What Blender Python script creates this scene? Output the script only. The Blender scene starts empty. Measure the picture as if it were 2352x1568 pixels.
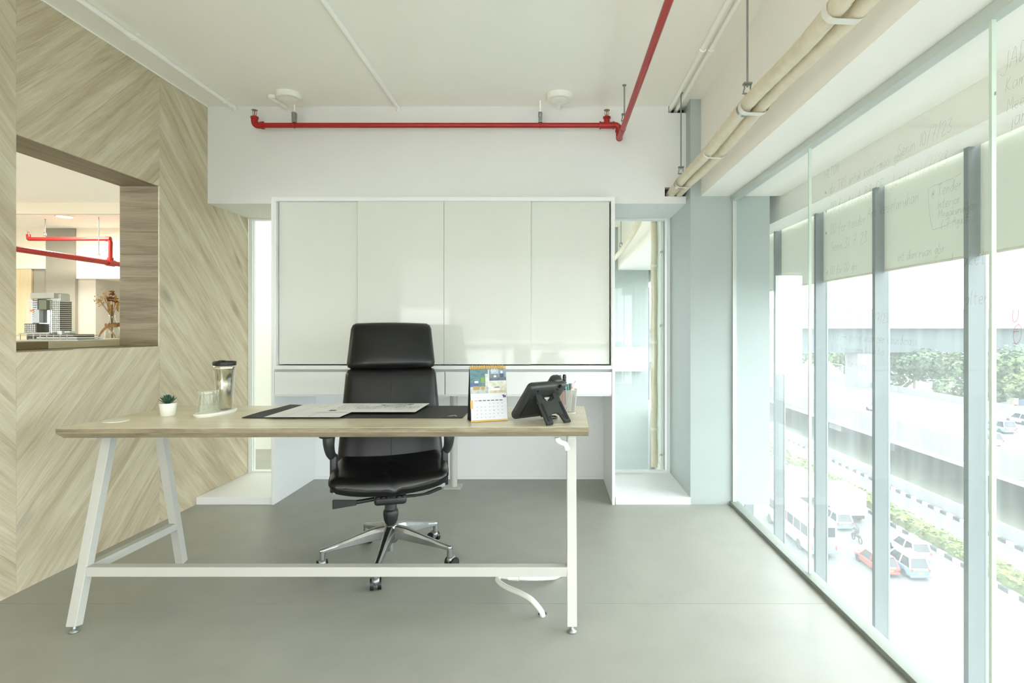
import bpy, bmesh, math, random
from mathutils import Vector, Matrix
random.seed(7)
S = bpy.context.scene
C = S.collection
PI = math.pi
# ---------------------------------------------------------------- camera
H = 1.12                       # eye height
FPX = 1306.667                 # focal length in photo pixels (20 mm on 36 mm)
VX, VY = 1268.0, 755.0         # vanishing point of the room's depth direction
cam = bpy.data.objects.new('camera', bpy.data.cameras.new('camera'))
C.objects.link(cam)
cam.location = (0, 0, H); cam.rotation_euler = (PI/2, 0, 0)
cam.data.sensor_width = 36; cam.data.lens = 20.0
cam.data.shift_x = -(VX-1176)/2352; cam.data.shift_y = (VY-784)/2352
cam.data.clip_start = 0.02; cam.data.clip_end = 3000
S.camera = cam
def P(px, py, d): return Vector(((px-VX)/FPX*d, d, H-(py-VY)/FPX*d))
# ---------------------------------------------------------------- world: hazy bright overcast sky
W = bpy.data.worlds.new('sky'); S.world = W; W.use_nodes = True
bg = W.node_tree.nodes['Background']
bg.inputs[0].default_value = (0.935, 0.963, 1.0, 1); bg.inputs[1].default_value = 3.0
S.view_settings.view_transform = 'Standard'; S.view_settings.look = 'None'
S.view_settings.gamma = 1; S.view_settings.use_curve_mapping = False
S.view_settings.exposure = 1.93
S.cycles.max_bounces = 20; S.cycles.diffuse_bounces = 12; S.cycles.transparent_max_bounces = 24
def portal(name, loc, rot, sx, sy):
    l = bpy.data.lights.new(name, 'AREA'); l.shape = 'RECTANGLE'; l.size = sx; l.size_y = sy
    l.cycles.is_portal = True
    o = bpy.data.objects.new(name, l); C.objects.link(o); o.location = loc; o.rotation_euler = rot
portal('facade_portal', (1.75, 3.0, 0.5), (0, PI/2, 0), 3.4, 22)      # daylight through the curtain wall
portal('rear_window_portal', (-5.3, -3.52, 1.38), (PI/2, 0, 0), 13.4, 2.15)
portal('far_window_portal', (-4.0, 14.1, 1.3), (-PI/2, 0, 0), 12, 2.6)
def area(name, loc, size, power, col, rot=(0,0,0)):
    l = bpy.data.lights.new(name, 'AREA'); l.shape = 'DISK'; l.size = size; l.energy = power; l.color = col
    o = bpy.data.objects.new(name, l); C.objects.link(o); o.location = loc; o.rotation_euler = rot
# ---------------------------------------------------------------- helpers
def wmat(o):
    if o is None: return Matrix.Identity(4)
    b = Matrix.LocRotScale(o.location, o.rotation_euler, o.scale)
    return wmat(o.parent) @ (o.matrix_parent_inverse @ b if o.parent else b)
def adopt(o, parent):
    if parent is not None:
        o.parent = parent; o.matrix_parent_inverse = wmat(parent).inverted()
def props(o, label=None, cat=None, group=None, kind=None):
    if label: o['label'] = label
    if cat: o['category'] = cat
    if group: o['group'] = group
    if kind: o['kind'] = kind
    return o
def empty(name, loc, label=None, cat=None, group=None, kind=None):
    o = bpy.data.objects.new(name, None); C.objects.link(o); o.location = loc; o.empty_display_size = 0.05
    return props(o, label, cat, group, kind)
class MB:
    def __init__(s): s.v = []; s.f = []; s.sm = []
    def add(s, vs, fs, smooth=False, M=None):
        n = len(s.v)
        s.v += [tuple(M @ Vector(v)) if M is not None else tuple(v) for v in vs]
        s.f += [tuple(i+n for i in f) for f in fs]; s.sm += [smooth]*len(fs); return s
    def box(s, x0, x1, y0, y1, z0, z1, M=None):
        v = [(x0,y0,z0),(x1,y0,z0),(x1,y1,z0),(x0,y1,z0),(x0,y0,z1),(x1,y0,z1),(x1,y1,z1),(x0,y1,z1)]
        return s.add(v, [(0,3,2,1),(4,5,6,7),(0,1,5,4),(1,2,6,5),(2,3,7,6),(3,0,4,7)], False, M)
    def cyl(s, p0, p1, r0, r1=None, n=16, caps=True, smooth=True):
        r1 = r0 if r1 is None else r1
        p0 = Vector(p0); p1 = Vector(p1); d = (p1-p0).normalized()
        a = d.orthogonal().normalized(); b = d.cross(a)
        vs = []
        for p, r in ((p0, r0), (p1, r1)):
            for i in range(n):
                t = 2*PI*i/n; vs.append(p+(a*math.cos(t)+b*math.sin(t))*r)
        s.add(vs, [(i, (i+1)%n, n+(i+1)%n, n+i) for i in range(n)], smooth)
        if caps:
            s.add(vs[:n], [tuple(reversed(range(n)))]); s.add(vs[n:], [tuple(range(n))])
        return s
    def tube(s, pts, r, n=10, caps=True, up=None):
        pts = [Vector(p) for p in pts]; m = len(pts)
        rr = r if isinstance(r, (list, tuple)) else [r]*m
        T = [(pts[min(i+1, m-1)]-pts[max(i-1, 0)]).normalized() for i in range(m)]
        a = T[0].orthogonal().normalized(); vs = []
        for i in range(m):
            a = (a - T[i]*a.dot(T[i])).normalized(); b = T[i].cross(a)
            for k in range(n):
                t = 2*PI*k/n; vs.append(pts[i]+(a*math.cos(t)+b*math.sin(t))*rr[i])
        fs = [(i*n+k, i*n+(k+1)%n, (i+1)*n+(k+1)%n, (i+1)*n+k) for i in range(m-1) for k in range(n)]
        s.add(vs, fs, True)
        if caps: s.add(vs[:n], [tuple(reversed(range(n)))]); s.add(vs[-n:], [tuple(range(n))])
        return s
    def lathe(s, prof, n=24, M=None, sq=None):
        vs = []
        for r, z in prof:
            for k in range(n):
                t = 2*PI*k/n; vs.append((r*math.cos(t), r*math.sin(t), z))
        m = len(prof)
        return s.add(vs, [(i*n+k, i*n+(k+1)%n, (i+1)*n+(k+1)%n, (i+1)*n+k) for i in range(m-1) for k in range(n)], True, M)
    def prism(s, poly, z0, z1, M=None, top=None):
        n = len(poly); tp = top or poly
        v = [(x, y, z0) for x, y in poly]+[(x, y, z1) for x, y in tp]
        return s.add(v, [tuple(reversed(range(n))), tuple(range(n, 2*n))]+[(i, (i+1)%n, n+(i+1)%n, n+i) for i in range(n)], False, M)
    def rbox(s, cx, cy, cz, sx, sy, sz, r, n=10, fn=None, M=None):
        idx = {}; vs = []; fs = []
        h = (sx/2, sy/2, sz/2)
        def vert(ax, sg, i, j):
            c = [0, 0, 0]; c[ax] = sg; o = [k for k in range(3) if k != ax]
            c[o[0]] = 2*i/n-1; c[o[1]] = 2*j/n-1
            key = tuple(round(q*n) for q in c)
            if key in idx: return idx[key]
            def w(t, hh):          # denser rings near the rim so the rounding reads
                rr = min(r, hh); return math.copysign(min(abs(t)/(1-2/n), 1)*(hh-rr) + max(0, abs(t)-(1-2/n))/(2/n)*rr, t) if hh > 0 else 0
            p = Vector([w(c[k], h[k]) for k in range(3)])
            q = Vector([max(-(h[k]-min(r, h[k])), min(h[k]-min(r, h[k]), p[k])) for k in range(3)])
            d = p-q
            if d.length > 1e-9:
                m = max(abs(d[k])/min(r, h[k]) for k in range(3))
                d = Vector([d[k]/min(r, h[k]) for k in range(3)]).normalized()*m
                p = q+Vector([d[k]*min(r, h[k]) for k in range(3)])
            if fn: p = fn(p)
            vs.append(p+Vector((cx, cy, cz))); idx[key] = len(vs)-1; return idx[key]
        for ax in range(3):
            for sg in (-1, 1):
                for i in range(n):
                    for j in range(n):
                        q = [vert(ax, sg, i, j), vert(ax, sg, i+1, j), vert(ax, sg, i+1, j+1), vert(ax, sg, i, j+1)]
                        flip = (sg < 0) ^ (ax == 1)
                        fs.append(tuple(reversed(q)) if flip else tuple(q))
        return s.add(vs, fs, True, M)
    def mesh(s, name):
        m = bpy.data.meshes.new(name); m.from_pydata(s.v, [], s.f); m.update()
        m.polygons.foreach_set('use_smooth', s.sm); return m
    def build(s, name, mat, parent=None, bevel=0, label=None, cat=None, group=None, kind=None, loc=None, rot=None, seg=2):
        o = bpy.data.objects.new(name, s.mesh(name)); C.objects.link(o)
        if loc is not None: o.location = loc
        if rot is not None: o.rotation_euler = rot
        if mat: o.data.materials.append(mat)
        adopt(o, parent)
        if bevel:
            b = o.modifiers.new('edge', 'BEVEL'); b.width = bevel; b.segments = seg; b.limit_method = 'ANGLE'
            b.harden_normals = False
        return props(o, label, cat, group, kind)
def box(name, b, mat, parent=None, bevel=0, **k): return MB().box(*b).build(name, mat, parent, bevel, **k)
def basis(o, x, y, z):
    m = Matrix.Identity(4)
    for i, a in enumerate((x, y, z)):
        for j in range(3): m[j][i] = a[j]
    for j in range(3): m[j][3] = o[j]
    return m
def bez(pts, n=8):
    """Catmull-Rom through the points"""
    p = [Vector(q) for q in pts]; p = [2*p[0]-p[1]]+p+[2*p[-1]-p[-2]]; out = []
    for i in range(1, len(p)-2):
        for k in range(n):
            t = k/n; a, b, c, d = p[i-1:i+3]
            out.append(0.5*((2*b)+(c-a)*t+(2*a-5*b+4*c-d)*t*t+(3*b-a-3*c+d)*t**3))
    return out+[p[-2]]
# ---------------------------------------------------------------- materials
def lin(c): return tuple(((v/255)/12.92 if v <= 10 else ((v/255+0.055)/1.055)**2.4) for v in c)+(1,)
def M_(name, col, rough=0.5, metal=0, spec=0.5, noise=0, nscale=40, bump=0, coat=0, rgb=True, stretch=None, emit=0):
    m = bpy.data.materials.new(name); m.use_nodes = True; nt = m.node_tree; b = nt.nodes['Principled BSDF']
    c = lin(col) if rgb else tuple(col)+(1,)
    b.inputs['Base Color'].default_value = c; b.inputs['Roughness'].default_value = rough
    b.inputs['Metallic'].default_value = metal; b.inputs['Specular IOR Level'].default_value = spec
    b.inputs['Coat Weight'].default_value = coat; b.inputs['Coat Roughness'].default_value = 0.05
    if emit: b.inputs['Emission Color'].default_value = c; b.inputs['Emission Strength'].default_value = emit
    if noise or bump:
        tc = nt.nodes.new('ShaderNodeTexCoord'); n = nt.nodes.new('ShaderNodeTexNoise')
        mp = nt.nodes.new('ShaderNodeMapping'); nt.links.new(tc.outputs['Object'], mp.inputs[0]); nt.links.new(mp.outputs[0], n.inputs[0])
        if stretch: mp.inputs['Scale'].default_value = stretch
        n.inputs['Scale'].default_value = nscale; n.inputs['Detail'].default_value = 5
        if noise:
            r = nt.nodes.new('ShaderNodeMapRange'); r.inputs[1].default_value = .3; r.inputs[2].default_value = .7
            r.inputs[3].default_value = 1-noise; r.inputs[4].default_value = 1+noise
            nt.links.new(n.outputs[0], r.inputs[0])
            mx = nt.nodes.new('ShaderNodeMix'); mx.data_type = 'RGBA'; mx.blend_type = 'MULTIPLY'; mx.inputs[0].default_value = 1
            mx.inputs[6].default_value = c; nt.links.new(r.outputs[0], mx.inputs[7]); nt.links.new(mx.outputs[2], b.inputs['Base Color'])
        if bump:
            bp = nt.nodes.new('ShaderNodeBump'); bp.inputs['Strength'].default_value = bump; bp.inputs['Distance'].default_value = 0.01
            nt.links.new(n.outputs[0], bp.inputs['Height']); nt.links.new(bp.outputs[0], b.inputs['Normal'])
    return m
def wood(name, dark, mid, light, rough=0.5, gx=1.6, gy=26, knots=True, vary=0.1):
    """grain runs along local X"""
    m = bpy.data.materials.new(name); m.use_nodes = True; nt = m.node_tree; N = nt.nodes.new; L = nt.links.new; b = nt.nodes['Principled BSDF']
    tc = N('ShaderNodeTexCoord'); oi = N('ShaderNodeObjectInfo'); ad = N('ShaderNodeVectorMath'); ad.operation = 'ADD'
    cm = N('ShaderNodeVectorMath'); cm.operation = 'SCALE'; cx = N('ShaderNodeCombineXYZ')
    for i in range(3): L(oi.outputs['Random'], cx.inputs[i])
    L(cx.outputs[0], cm.inputs[0]); cm.inputs['Scale'].default_value = 37.0
    L(tc.outputs['Object'], ad.inputs[0]); L(cm.outputs[0], ad.inputs[1])
    def noise(scale, st, det=6, rough_=.6, dist=0):
        mp = N('ShaderNodeMapping'); mp.inputs['Scale'].default_value = st; L(ad.outputs[0], mp.inputs[0])
        n = N('ShaderNodeTexNoise'); n.inputs['Scale'].default_value = scale; n.inputs['Detail'].default_value = det
        n.inputs['Roughness'].default_value = rough_; n.inputs['Distortion'].default_value = dist
        L(mp.outputs[0], n.inputs[0]); return n
    broad = noise(1.0, (gx*.75, gy*.62, gy*.62), 4, .62, .5)
    fine = noise(1.0, (gx*4, gy*7, gy*7), 5, .7)
    ring = noise(1.0, (gx*.9, gy*.3, gy*.3), 2, .4, .8)
    # cathedral figure: bands of a slow noise
    mu = N('ShaderNodeMath'); mu.operation = 'MULTIPLY'; mu.inputs[1].default_value = 34; L(ring.outputs[0], mu.inputs[0])
    sn = N('ShaderNodeMath'); sn.operation = 'SINE'; L(mu.outputs[0], sn.inputs[0])
    a1 = N('ShaderNodeMath'); a1.operation = 'MULTIPLY_ADD'; L(sn.outputs[0], a1.inputs[0]); a1.inputs[1].default_value = .03; L(broad.outputs[0], a1.inputs[2])
    a2 = N('ShaderNodeMath'); a2.operation = 'MULTIPLY_ADD'; L(fine.outputs[0], a2.inputs[0]); a2.inputs[1].default_value = .62; L(a1.outputs[0], a2.inputs[2])
    sub = N('ShaderNodeMath'); sub.operation = 'SUBTRACT'; L(a2.outputs[0], sub.inputs[0]); sub.inputs[1].default_value = .31
    rv = N('ShaderNodeMath'); rv.operation = 'MULTIPLY_ADD'; L(oi.outputs['Random'], rv.inputs[0]); rv.inputs[1].default_value = vary; L(sub.outputs[0], rv.inputs[2])
    ra = N('ShaderNodeValToRGB'); L(rv.outputs[0], ra.inputs[0]); e = ra.color_ramp.elements
    e[0].position = .28; e[0].color = lin(dark); e[1].position = .82; e[1].color = lin(light)
    k = e.new(.53); k.color = lin(mid)
    out = ra.outputs[0]
    if knots:
        vo = N('ShaderNodeTexVoronoi'); vo.inputs['Scale'].default_value = 1.0
        mp = N('ShaderNodeMapping'); mp.inputs['Scale'].default_value = (1.5, 4.2, 4.2); L(ad.outputs[0], mp.inputs[0]); L(mp.outputs[0], vo.inputs[0])
        mr = N('ShaderNodeMapRange'); mr.inputs[1].default_value = .03; mr.inputs[2].default_value = .17; mr.inputs[3].default_value = .6; mr.inputs[4].default_value = 1
        L(vo.outputs['Distance'], mr.inputs[0])
        mx = N('ShaderNodeMix'); mx.data_type = 'RGBA'; mx.blend_type = 'MULTIPLY'; mx.inputs[0].default_value = 1
        L(out, mx.inputs[6]); L(mr.outputs[0], mx.inputs[7]); out = mx.outputs[2]
    L(out, b.inputs['Base Color']); b.inputs['Roughness'].default_value = rough; b.inputs['Specular IOR Level'].default_value = .35
    bp = N('ShaderNodeBump'); bp.inputs['Strength'].default_value = .12; bp.inputs['Distance'].default_value = .003
    L(fine.outputs[0], bp.inputs['Height']); L(bp.outputs[0], b.inputs['Normal'])
    return m
def glass(name, tint=(.93, 1, .96), refl=.5, dust_haze=0.0, haze_col=(.9, .97, .93), streak=True, rough=0.0, pw=5, base=.045):
    m = bpy.data.materials.new(name); m.use_nodes = True; nt = m.node_tree; N = nt.nodes.new; L = nt.links.new
    nt.nodes.remove(nt.nodes['Principled BSDF']); out = nt.nodes['Material Output']
    tr = N('ShaderNodeBsdfTransparent'); tr.inputs[0].default_value = tuple(tint)+(1,)
    gl = N('ShaderNodeBsdfGlossy'); gl.inputs['Roughness'].default_value = rough; gl.inputs[0].default_value = (1, 1, 1, 1)
    lw = N('ShaderNodeLayerWeight'); lw.inputs[0].default_value = .5
    fr = N('ShaderNodeMath'); fr.operation = 'POWER'; fr.inputs[1].default_value = pw; L(lw.outputs['Facing'], fr.inputs[0])
    mu = N('ShaderNodeMath'); mu.operation = 'MULTIPLY_ADD'; mu.inputs[1].default_value = .92*refl; mu.inputs[2].default_value = base*refl; L(fr.outputs[0], mu.inputs[0])
    mx = N('ShaderNodeMixShader'); L(mu.outputs[0], mx.inputs[0]); L(tr.outputs[0], mx.inputs[1]); L(gl.outputs[0], mx.inputs[2])
    last = mx
    if dust_haze:  # translucent film carries pane dust and puts the outdoor haze into the glass
        tl = N('ShaderNodeBsdfTranslucent'); tl.inputs[0].default_value = tuple(haze_col)+(1,)
        m2 = N('ShaderNodeMixShader'); L(mx.outputs[0], m2.inputs[1]); L(tl.outputs[0], m2.inputs[2]); last = m2
        tc = N('ShaderNodeTexCoord'); mp = N('ShaderNodeMapping'); mp.inputs['Scale'].default_value = (9, 9, .5); n = N('ShaderNodeTexNoise'); n.inputs['Scale'].default_value = 3
        L(tc.outputs['Object'], mp.inputs[0]); L(mp.outputs[0], n.inputs[0]); r = N('ShaderNodeMapRange')
        r.inputs[1].default_value = .3; r.inputs[2].default_value = .7; r.inputs[3].default_value = dust_haze*.75; r.inputs[4].default_value = dust_haze*1.25
        L(n.outputs[0], r.inputs[0]); L(r.outputs[0], m2.inputs[0])
    L(last.outputs[0], out.inputs[0]); return m
def mixmat(name, col, a, kind='TRANSLUCENT'):
    """diffuse mixed with translucent (fabric) or transparent (thin ink)"""
    m = bpy.data.materials.new(name); m.use_nodes = True; nt = m.node_tree; N = nt.nodes.new; L = nt.links.new
    nt.nodes.remove(nt.nodes['Principled BSDF']); out = nt.nodes['Material Output']
    d = N('ShaderNodeBsdfDiffuse'); d.inputs[0].default_value = lin(col)
    t = N('ShaderNodeBsdfTranslucent' if kind == 'TRANSLUCENT' else 'ShaderNodeBsdfTransparent')
    t.inputs[0].default_value = lin(col) if kind == 'TRANSLUCENT' else (1, 1, 1, 1)
    mx = N('ShaderNodeMixShader'); mx.inputs[0].default_value = a; L(d.outputs[0], mx.inputs[1]); L(t.outputs[0], mx.inputs[2]); L(mx.outputs[0], out.inputs[0]); return m
WHITE = (236, 236, 228)
m_ceil = M_('ceiling_paint', (249, 248, 241), .8, noise=.012, nscale=1.2)
m_beam = M_('beam_paint', (228, 230, 229), .75, noise=.012, nscale=2)
m_rbeam = M_('side_beam_paint', (243, 241, 234), .75, noise=.012, nscale=1.2)
m_col = M_('column_grey_paint', (172, 182, 180), .7, noise=.02, nscale=3, bump=.02)
m_cab = M_('cabinet_white', (236, 238, 239), .45)
m_door = M_('painted_glass', (220, 223, 216), .05, spec=.25)
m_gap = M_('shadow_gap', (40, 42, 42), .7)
m_floor = M_('floor_vinyl', (157, 158, 149), .42, spec=.4, noise=.045, nscale=5.5, bump=.015)
m_plank = wood('chevron_oak', (180, 165, 139), (204, 193, 168), (222, 216, 197), .55, vary=.06)
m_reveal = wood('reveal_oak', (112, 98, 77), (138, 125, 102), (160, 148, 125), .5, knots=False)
m_desk = wood('desk_oak_top', (206, 196, 170), (220, 212, 188), (230, 224, 204), .3, gx=.9, gy=14, knots=False, vary=0)
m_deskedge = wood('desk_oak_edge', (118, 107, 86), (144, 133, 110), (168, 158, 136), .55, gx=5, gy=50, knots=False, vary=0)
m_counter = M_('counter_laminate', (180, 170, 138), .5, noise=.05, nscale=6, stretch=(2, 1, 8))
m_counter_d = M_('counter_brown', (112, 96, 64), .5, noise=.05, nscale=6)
m_steel = M_('white_powder_coat', (188, 188, 181), .4)
m_leather = M_('black_leather', (17, 18, 18), .36, spec=.4, noise=.25, nscale=9, bump=.06)
m_leather2 = M_('black_leather_seat', (13, 14, 14), .3, spec=.5, noise=.3, nscale=7, bump=.25)
m_plastic = M_('black_plastic', (24, 26, 26), .42, bump=.02, nscale=300)
m_plastic2 = M_('charcoal_plastic', (44, 47, 46), .38, bump=.02, nscale=300)
m_alu = M_('polished_aluminium', (176, 178, 178), .28, metal=1, noise=.08, nscale=22)
m_castor = M_('castor_grey', (150, 152, 152), .35, metal=.7)
m_red = M_('red_pipe_paint', (168, 30, 28), .32, spec=.5, noise=.07, nscale=14)
m_zinc = M_('zinc', (150, 156, 154), .38, metal=.85)
m_brass = M_('sprinkler_brass', (168, 162, 140), .3, metal=.8)
m_lag = M_('pipe_wrap', (217, 207, 184), .8, noise=.06, nscale=26, bump=.5, stretch=(1, .8, 1))
m_strap = M_('white_tape', (226, 224, 214), .6)
m_cond = M_('conduit_white', (252, 252, 248), .4)
m_pane = glass('partition_glass', (.985, .998, .992), .5, .012)
m_fpane = glass('facade_glass', (.85, .862, .858), .5, .036)
m_cpane = glass('clear_glass', (.97, 1, .985), .5)
m_edge = M_('glass_edge', (206, 222, 208), .15, spec=.6)
m_rail = M_('aluminium_channel', (196, 203, 197), .4, metal=.3)
m_mull = M_('mullion_grey', (120, 128, 129), .45)
m_blind = mixmat('blind_fabric', (198, 200, 190), .5)
m_ink = mixmat('marker_ink', (96, 88, 80), .68, 'TRANSPARENT')
m_inkr = mixmat('red_marker_ink', (214, 60, 80), .35, 'TRANSPARENT')
m_inkw = mixmat('faded_ink', (236, 240, 238), .35, 'TRANSPARENT')
m_paper = M_('paper', (232, 234, 234), .7)
m_black = M_('black_mat', (26, 26, 24), .6, bump=.02, nscale=200)
m_ceramic = M_('white_ceramic', (234, 233, 224), .5)
m_leaf = M_('succulent_green', (44, 84, 62), .5, noise=.25, nscale=20)
m_chrome = M_('brushed_steel', (226, 220, 208), .2, metal=1)
m_tglass = glass('tumbler_glass', (.955, .975, .96), 1.0, pw=2.6, base=.06)
m_gold = M_('gold_print', (202, 164, 84), .45)
m_hole = M_('black_hole', (4, 4, 4), .8)
m_calpage = M_('calendar_page', (206, 208, 214), .6)
m_hose = M_('white_hose', (238, 238, 232), .5)
m_lamp = M_('lamp_white', (240, 240, 230), .5)
# ================================================================ THE SETTING
XL, XLB = -2.27, -2.50           # left wall: room face, far face
YC, YB = 3.62, 4.25              # cabinet / column front, back wall
ZC = 2.585
ZS_ = -18.9
PER = 4.57                       # structural bay
fl = empty('floor', (-2, 2, 0), 'grey stone-look vinyl floor with a thin joint across', kind='structure')
for x0_, x1_, y0, y1 in ((-12, 1.2, -3.4, 2.319), (-12, 1.2, 2.321, 4.40), (-12, -1.25, 4.402, 14)):
    box('floor_panel', (x0_, x1_, y0, y1, -.05, 0), m_floor, fl)
box('floor_slab', (-12, -1.25, 4.40, 14, -.35, -.05), M_('concrete_slab', (170, 170, 165), .8), fl)
box('floor_slab', (-12, 1.22, -3.4, 4.40, -.35, -.05), M_('concrete', (170, 170, 165), .8), fl)
box('ceiling', (-12, 1.72, -3.5, 14, ZC, ZC+.15), m_ceil, label='off-white painted flat ceiling', kind='structure')
# ---- left wall with chevron planks and the square opening
OY0, OY1, OZ0, OZ1 = 2.41, 3.29, 1.02, 1.945
wl = empty('wall_left', (XL, 2.5, 0), 'chevron oak plank wall with a deep square opening', kind='structure')
core = MB()
core.box(XLB, XL-.009, -1.3, OY0-.009, 0, ZC); core.box(XLB, XL-.009, OY1+.009, YB, 0, ZC)
core.box(XLB, XL-.009, OY0-.009, OY1+.009, 0, OZ0-.009); core.box(XLB, XL-.009, OY0-.009, OY1+.009, OZ1+.009, ZC)
core.build('wall_core', M_('plank_backing', (150, 138, 112), .8), wl)
def clip(poly, a, b, c):         # keep a*x+b*y<=c
    out = []
    for i in range(len(poly)):
        p, q = poly[i], poly[(i+1) % len(poly)]; dp = a*p[0]+b*p[1]-c; dq = a*q[0]+b*q[1]-c
        if dp <= 0: out.append(p)
        if dp*dq < 0: t = dp/(dp-dq); out.append((p[0]+(q[0]-p[0])*t, p[1]+(q[1]-p[1])*t))
    return out
def chevron(y0, y1, z0, z1, sgn, off):
    w = .118; g = .00025; th = sgn*PI/4; c, s = math.cos(th), math.sin(th)
    k0 = int(-8/w); 
    for k in range(k0, -k0):
        lo = k*w+off+g; hi = (k+1)*w+off-g
        # strip lo <= n.p <= hi with n=(-s,c); corners far along d=(c,s)
        q = [(c*a-s*b, s*a+c*b) for a, b in ((-9, lo), (9, lo), (9, hi), (-9, hi))]
        for a, b, cc in ((-1, 0, -(y0+g)), (1, 0, y1-g), (0, -1, -z0), (0, 1, z1)):
            if len(q) > 2: q = clip(q, a, b, cc)
        if len(q) < 3: continue
        ar = abs(sum(q[i][0]*q[(i+1) % len(q)][1]-q[(i+1) % len(q)][0]*q[i][1] for i in range(len(q))))/2
        if ar < 4e-4: continue
        cy = sum(p[0] for p in q)/len(q); cz = sum(p[1] for p in q)/len(q)
        loc = [((p[0]-cy)*c+(p[1]-cz)*s, -(p[0]-cy)*s+(p[1]-cz)*c) for p in q]
        dz = random.uniform(-.0003, .0003)
        mb = MB().prism(loc, -.009, dz)
        o = bpy.data.objects.new('plank', mb.mesh('plank')); C.objects.link(o); o.data.materials.append(m_plank)
        o.matrix_basis = basis((XL, cy, cz), (0, c, s), (0, -s, c), (1, 0, 0)); adopt(o, wl)
CW = OY1-OY0
chevron(OY0, OY1, OZ1, ZC, 1, .03); chevron(OY0, OY1, 0, OZ0, 1, .03)
chevron(OY1, YB, 0, ZC, -1, .05)
for k in (1, 2):
    chevron(OY0-k*CW, OY0-(k-1)*CW, 0, ZC, -1 if k % 2 else 1, .02*k)
# thin white trim where the planks meet the ceiling
box('trim_3', (XL, XL+.004, -1.3, 3.75, ZC-.007, ZC), m_cond, label='thin white trim line along the top of the oak wall', kind='structure')
# opening lining
def board(name, loc, ex, ey, ez, lx, ly, t, mat, parent, g=.0006):
    o = bpy.data.objects.new(name, MB().box(-lx/2, lx/2, -ly/2+g, ly/2-g, -t, 0).mesh(name)); C.objects.link(o); o.data.materials.append(mat)
    o.matrix_basis = basis(loc, ex, ey, ez); adopt(o, parent); return o
DW = XL-XLB-.0095; xm = XLB+DW/2      # the boards stop behind the face planks
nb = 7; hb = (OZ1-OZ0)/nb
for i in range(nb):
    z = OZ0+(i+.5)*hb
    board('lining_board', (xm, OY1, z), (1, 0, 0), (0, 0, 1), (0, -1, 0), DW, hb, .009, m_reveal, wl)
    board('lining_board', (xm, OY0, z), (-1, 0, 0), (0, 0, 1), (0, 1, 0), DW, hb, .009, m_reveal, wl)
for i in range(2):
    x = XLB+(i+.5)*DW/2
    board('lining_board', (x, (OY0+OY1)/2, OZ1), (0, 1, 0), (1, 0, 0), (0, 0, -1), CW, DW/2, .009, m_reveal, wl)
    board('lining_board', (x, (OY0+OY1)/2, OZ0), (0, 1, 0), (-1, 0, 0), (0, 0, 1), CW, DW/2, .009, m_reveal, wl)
# ---- back wall (below the cross beam) and cross beams
wb = empty('wall_back', (-.7, YB, 0), 'white rear wall behind the cabinet and its cross beam', kind='structure')
box('wall_panel', (-1.80, .41, YB, YB+.1, 0, 1.945), m_cab, wb)
ZB = 1.945; XK = .883            # beam soffit, column left face
def cross_beam(y0, y1, name, label, x0=XL):
    t = empty(name, (-.7, y0, ZB), label, kind='structure')
    m = MB(); m.box(x0, .743, y0, y1, ZB, ZC); m.box(.743, XK, y0, y1, ZB, 1.993); m.box(.743, XK, y0, y1, 2.052, 2.543); m.box(.743, .766, y0, y1, 2.543, ZC)
    m.build('beam_body', m_beam, t)
    MB().box(.744, XK-.001, y0+.06, y1-.06, 1.994, 2.051).build('dark_hole_fill', m_gap, t)  # near-black filler puts the shade inside the pipe holes into colour
    MB().box(.767, XK-.001, y0+.06, y1-.06, 2.544, ZC-.001).build('dark_hole_fill', m_gap, t)
cross_beam(3.75, YB, 'ceiling_beam', 'white cross beam over the cabinet with two pipe holes')
cross_beam(3.75+PER, YB+PER, 'ceiling_beam', 'far white cross beam seen through the narrow window', -2.6)
# ---- grey columns and the side beam along the facade
for i in range(2):
    box('column', (XK, 1.389, 3.63+i*PER, 4.90+i*PER-.5*i, -2.2*i, ZC), m_col, label=('blue-grey painted column between cabinet and glass partition', 'grey painted column behind the narrow window with air conditioner')[i], kind='structure')
XR, ZR = .95, 1.967
for i, (y0, y1) in enumerate(((-3.4, 3.63), (4.90, 3.63+PER), (4.4+PER, 14))):
    box('side_beam', (XR, 1.46, y0, y1, ZR, ZC), m_rbeam, label=('off-white deep beam above the glass partition', 'white side beam in the bay behind the narrow window', 'far white side beam in the last bay')[i], kind='structure')
box('window_pelmet', (1.46, 1.475, -3.4, 14, 1.82, ZC), m_rbeam, label='white pelmet board hiding the roller blind tubes', kind='structure')
box('pelmet_soffit', (1.475, 1.625, -3.4, 14, 1.82, 1.835), m_rbeam, label='white underside strip of the blind pelmet', kind='structure')
# ---- ledges either side of the cabinet
for nm, x0, x1, lb in (('left', XL, -1.792, 'low white ledge between the oak wall and cabinet'), ('right', .404, XK, 'low white ledge between the cabinet and grey column')):
    box('trim_'+('1' if nm == 'left' else '2'), (x0+.001, x1, YC+.005, YB, 0, .046), m_cab, bevel=.002, label=lb, kind='structure')
# ---- narrow windows of the rear wall
def slim_window(n, x0, x1, label, pane_mat):
    t = empty('window_%d' % n, ((x0+x1)/2, YB, .046), label, kind='structure')
    f = .028; z0, z1 = .046, 1.945
    for b in ((x0, x0+f, z0, z1), (x1-f, x1, z0, z1), (x0+f, x1-f, z0, z0+.012), (x0+f, x1-f, z1-.012, z1)):
        box('window_frame', (b[0], b[1], YB, YB+.05, b[2], b[3]), m_cab, t)
    box('pane', (x0+f, x1-f, YB+.02, YB+.026, z0+.012, z1-.012), pane_mat, t)
slim_window(3, XL+.001, -1.80, 'narrow tall white-framed window beside the oak wall', m_cpane)
slim_window(4, .41, XK, 'narrow tall window beside the grey column showing the next bay', m_cpane)
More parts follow.
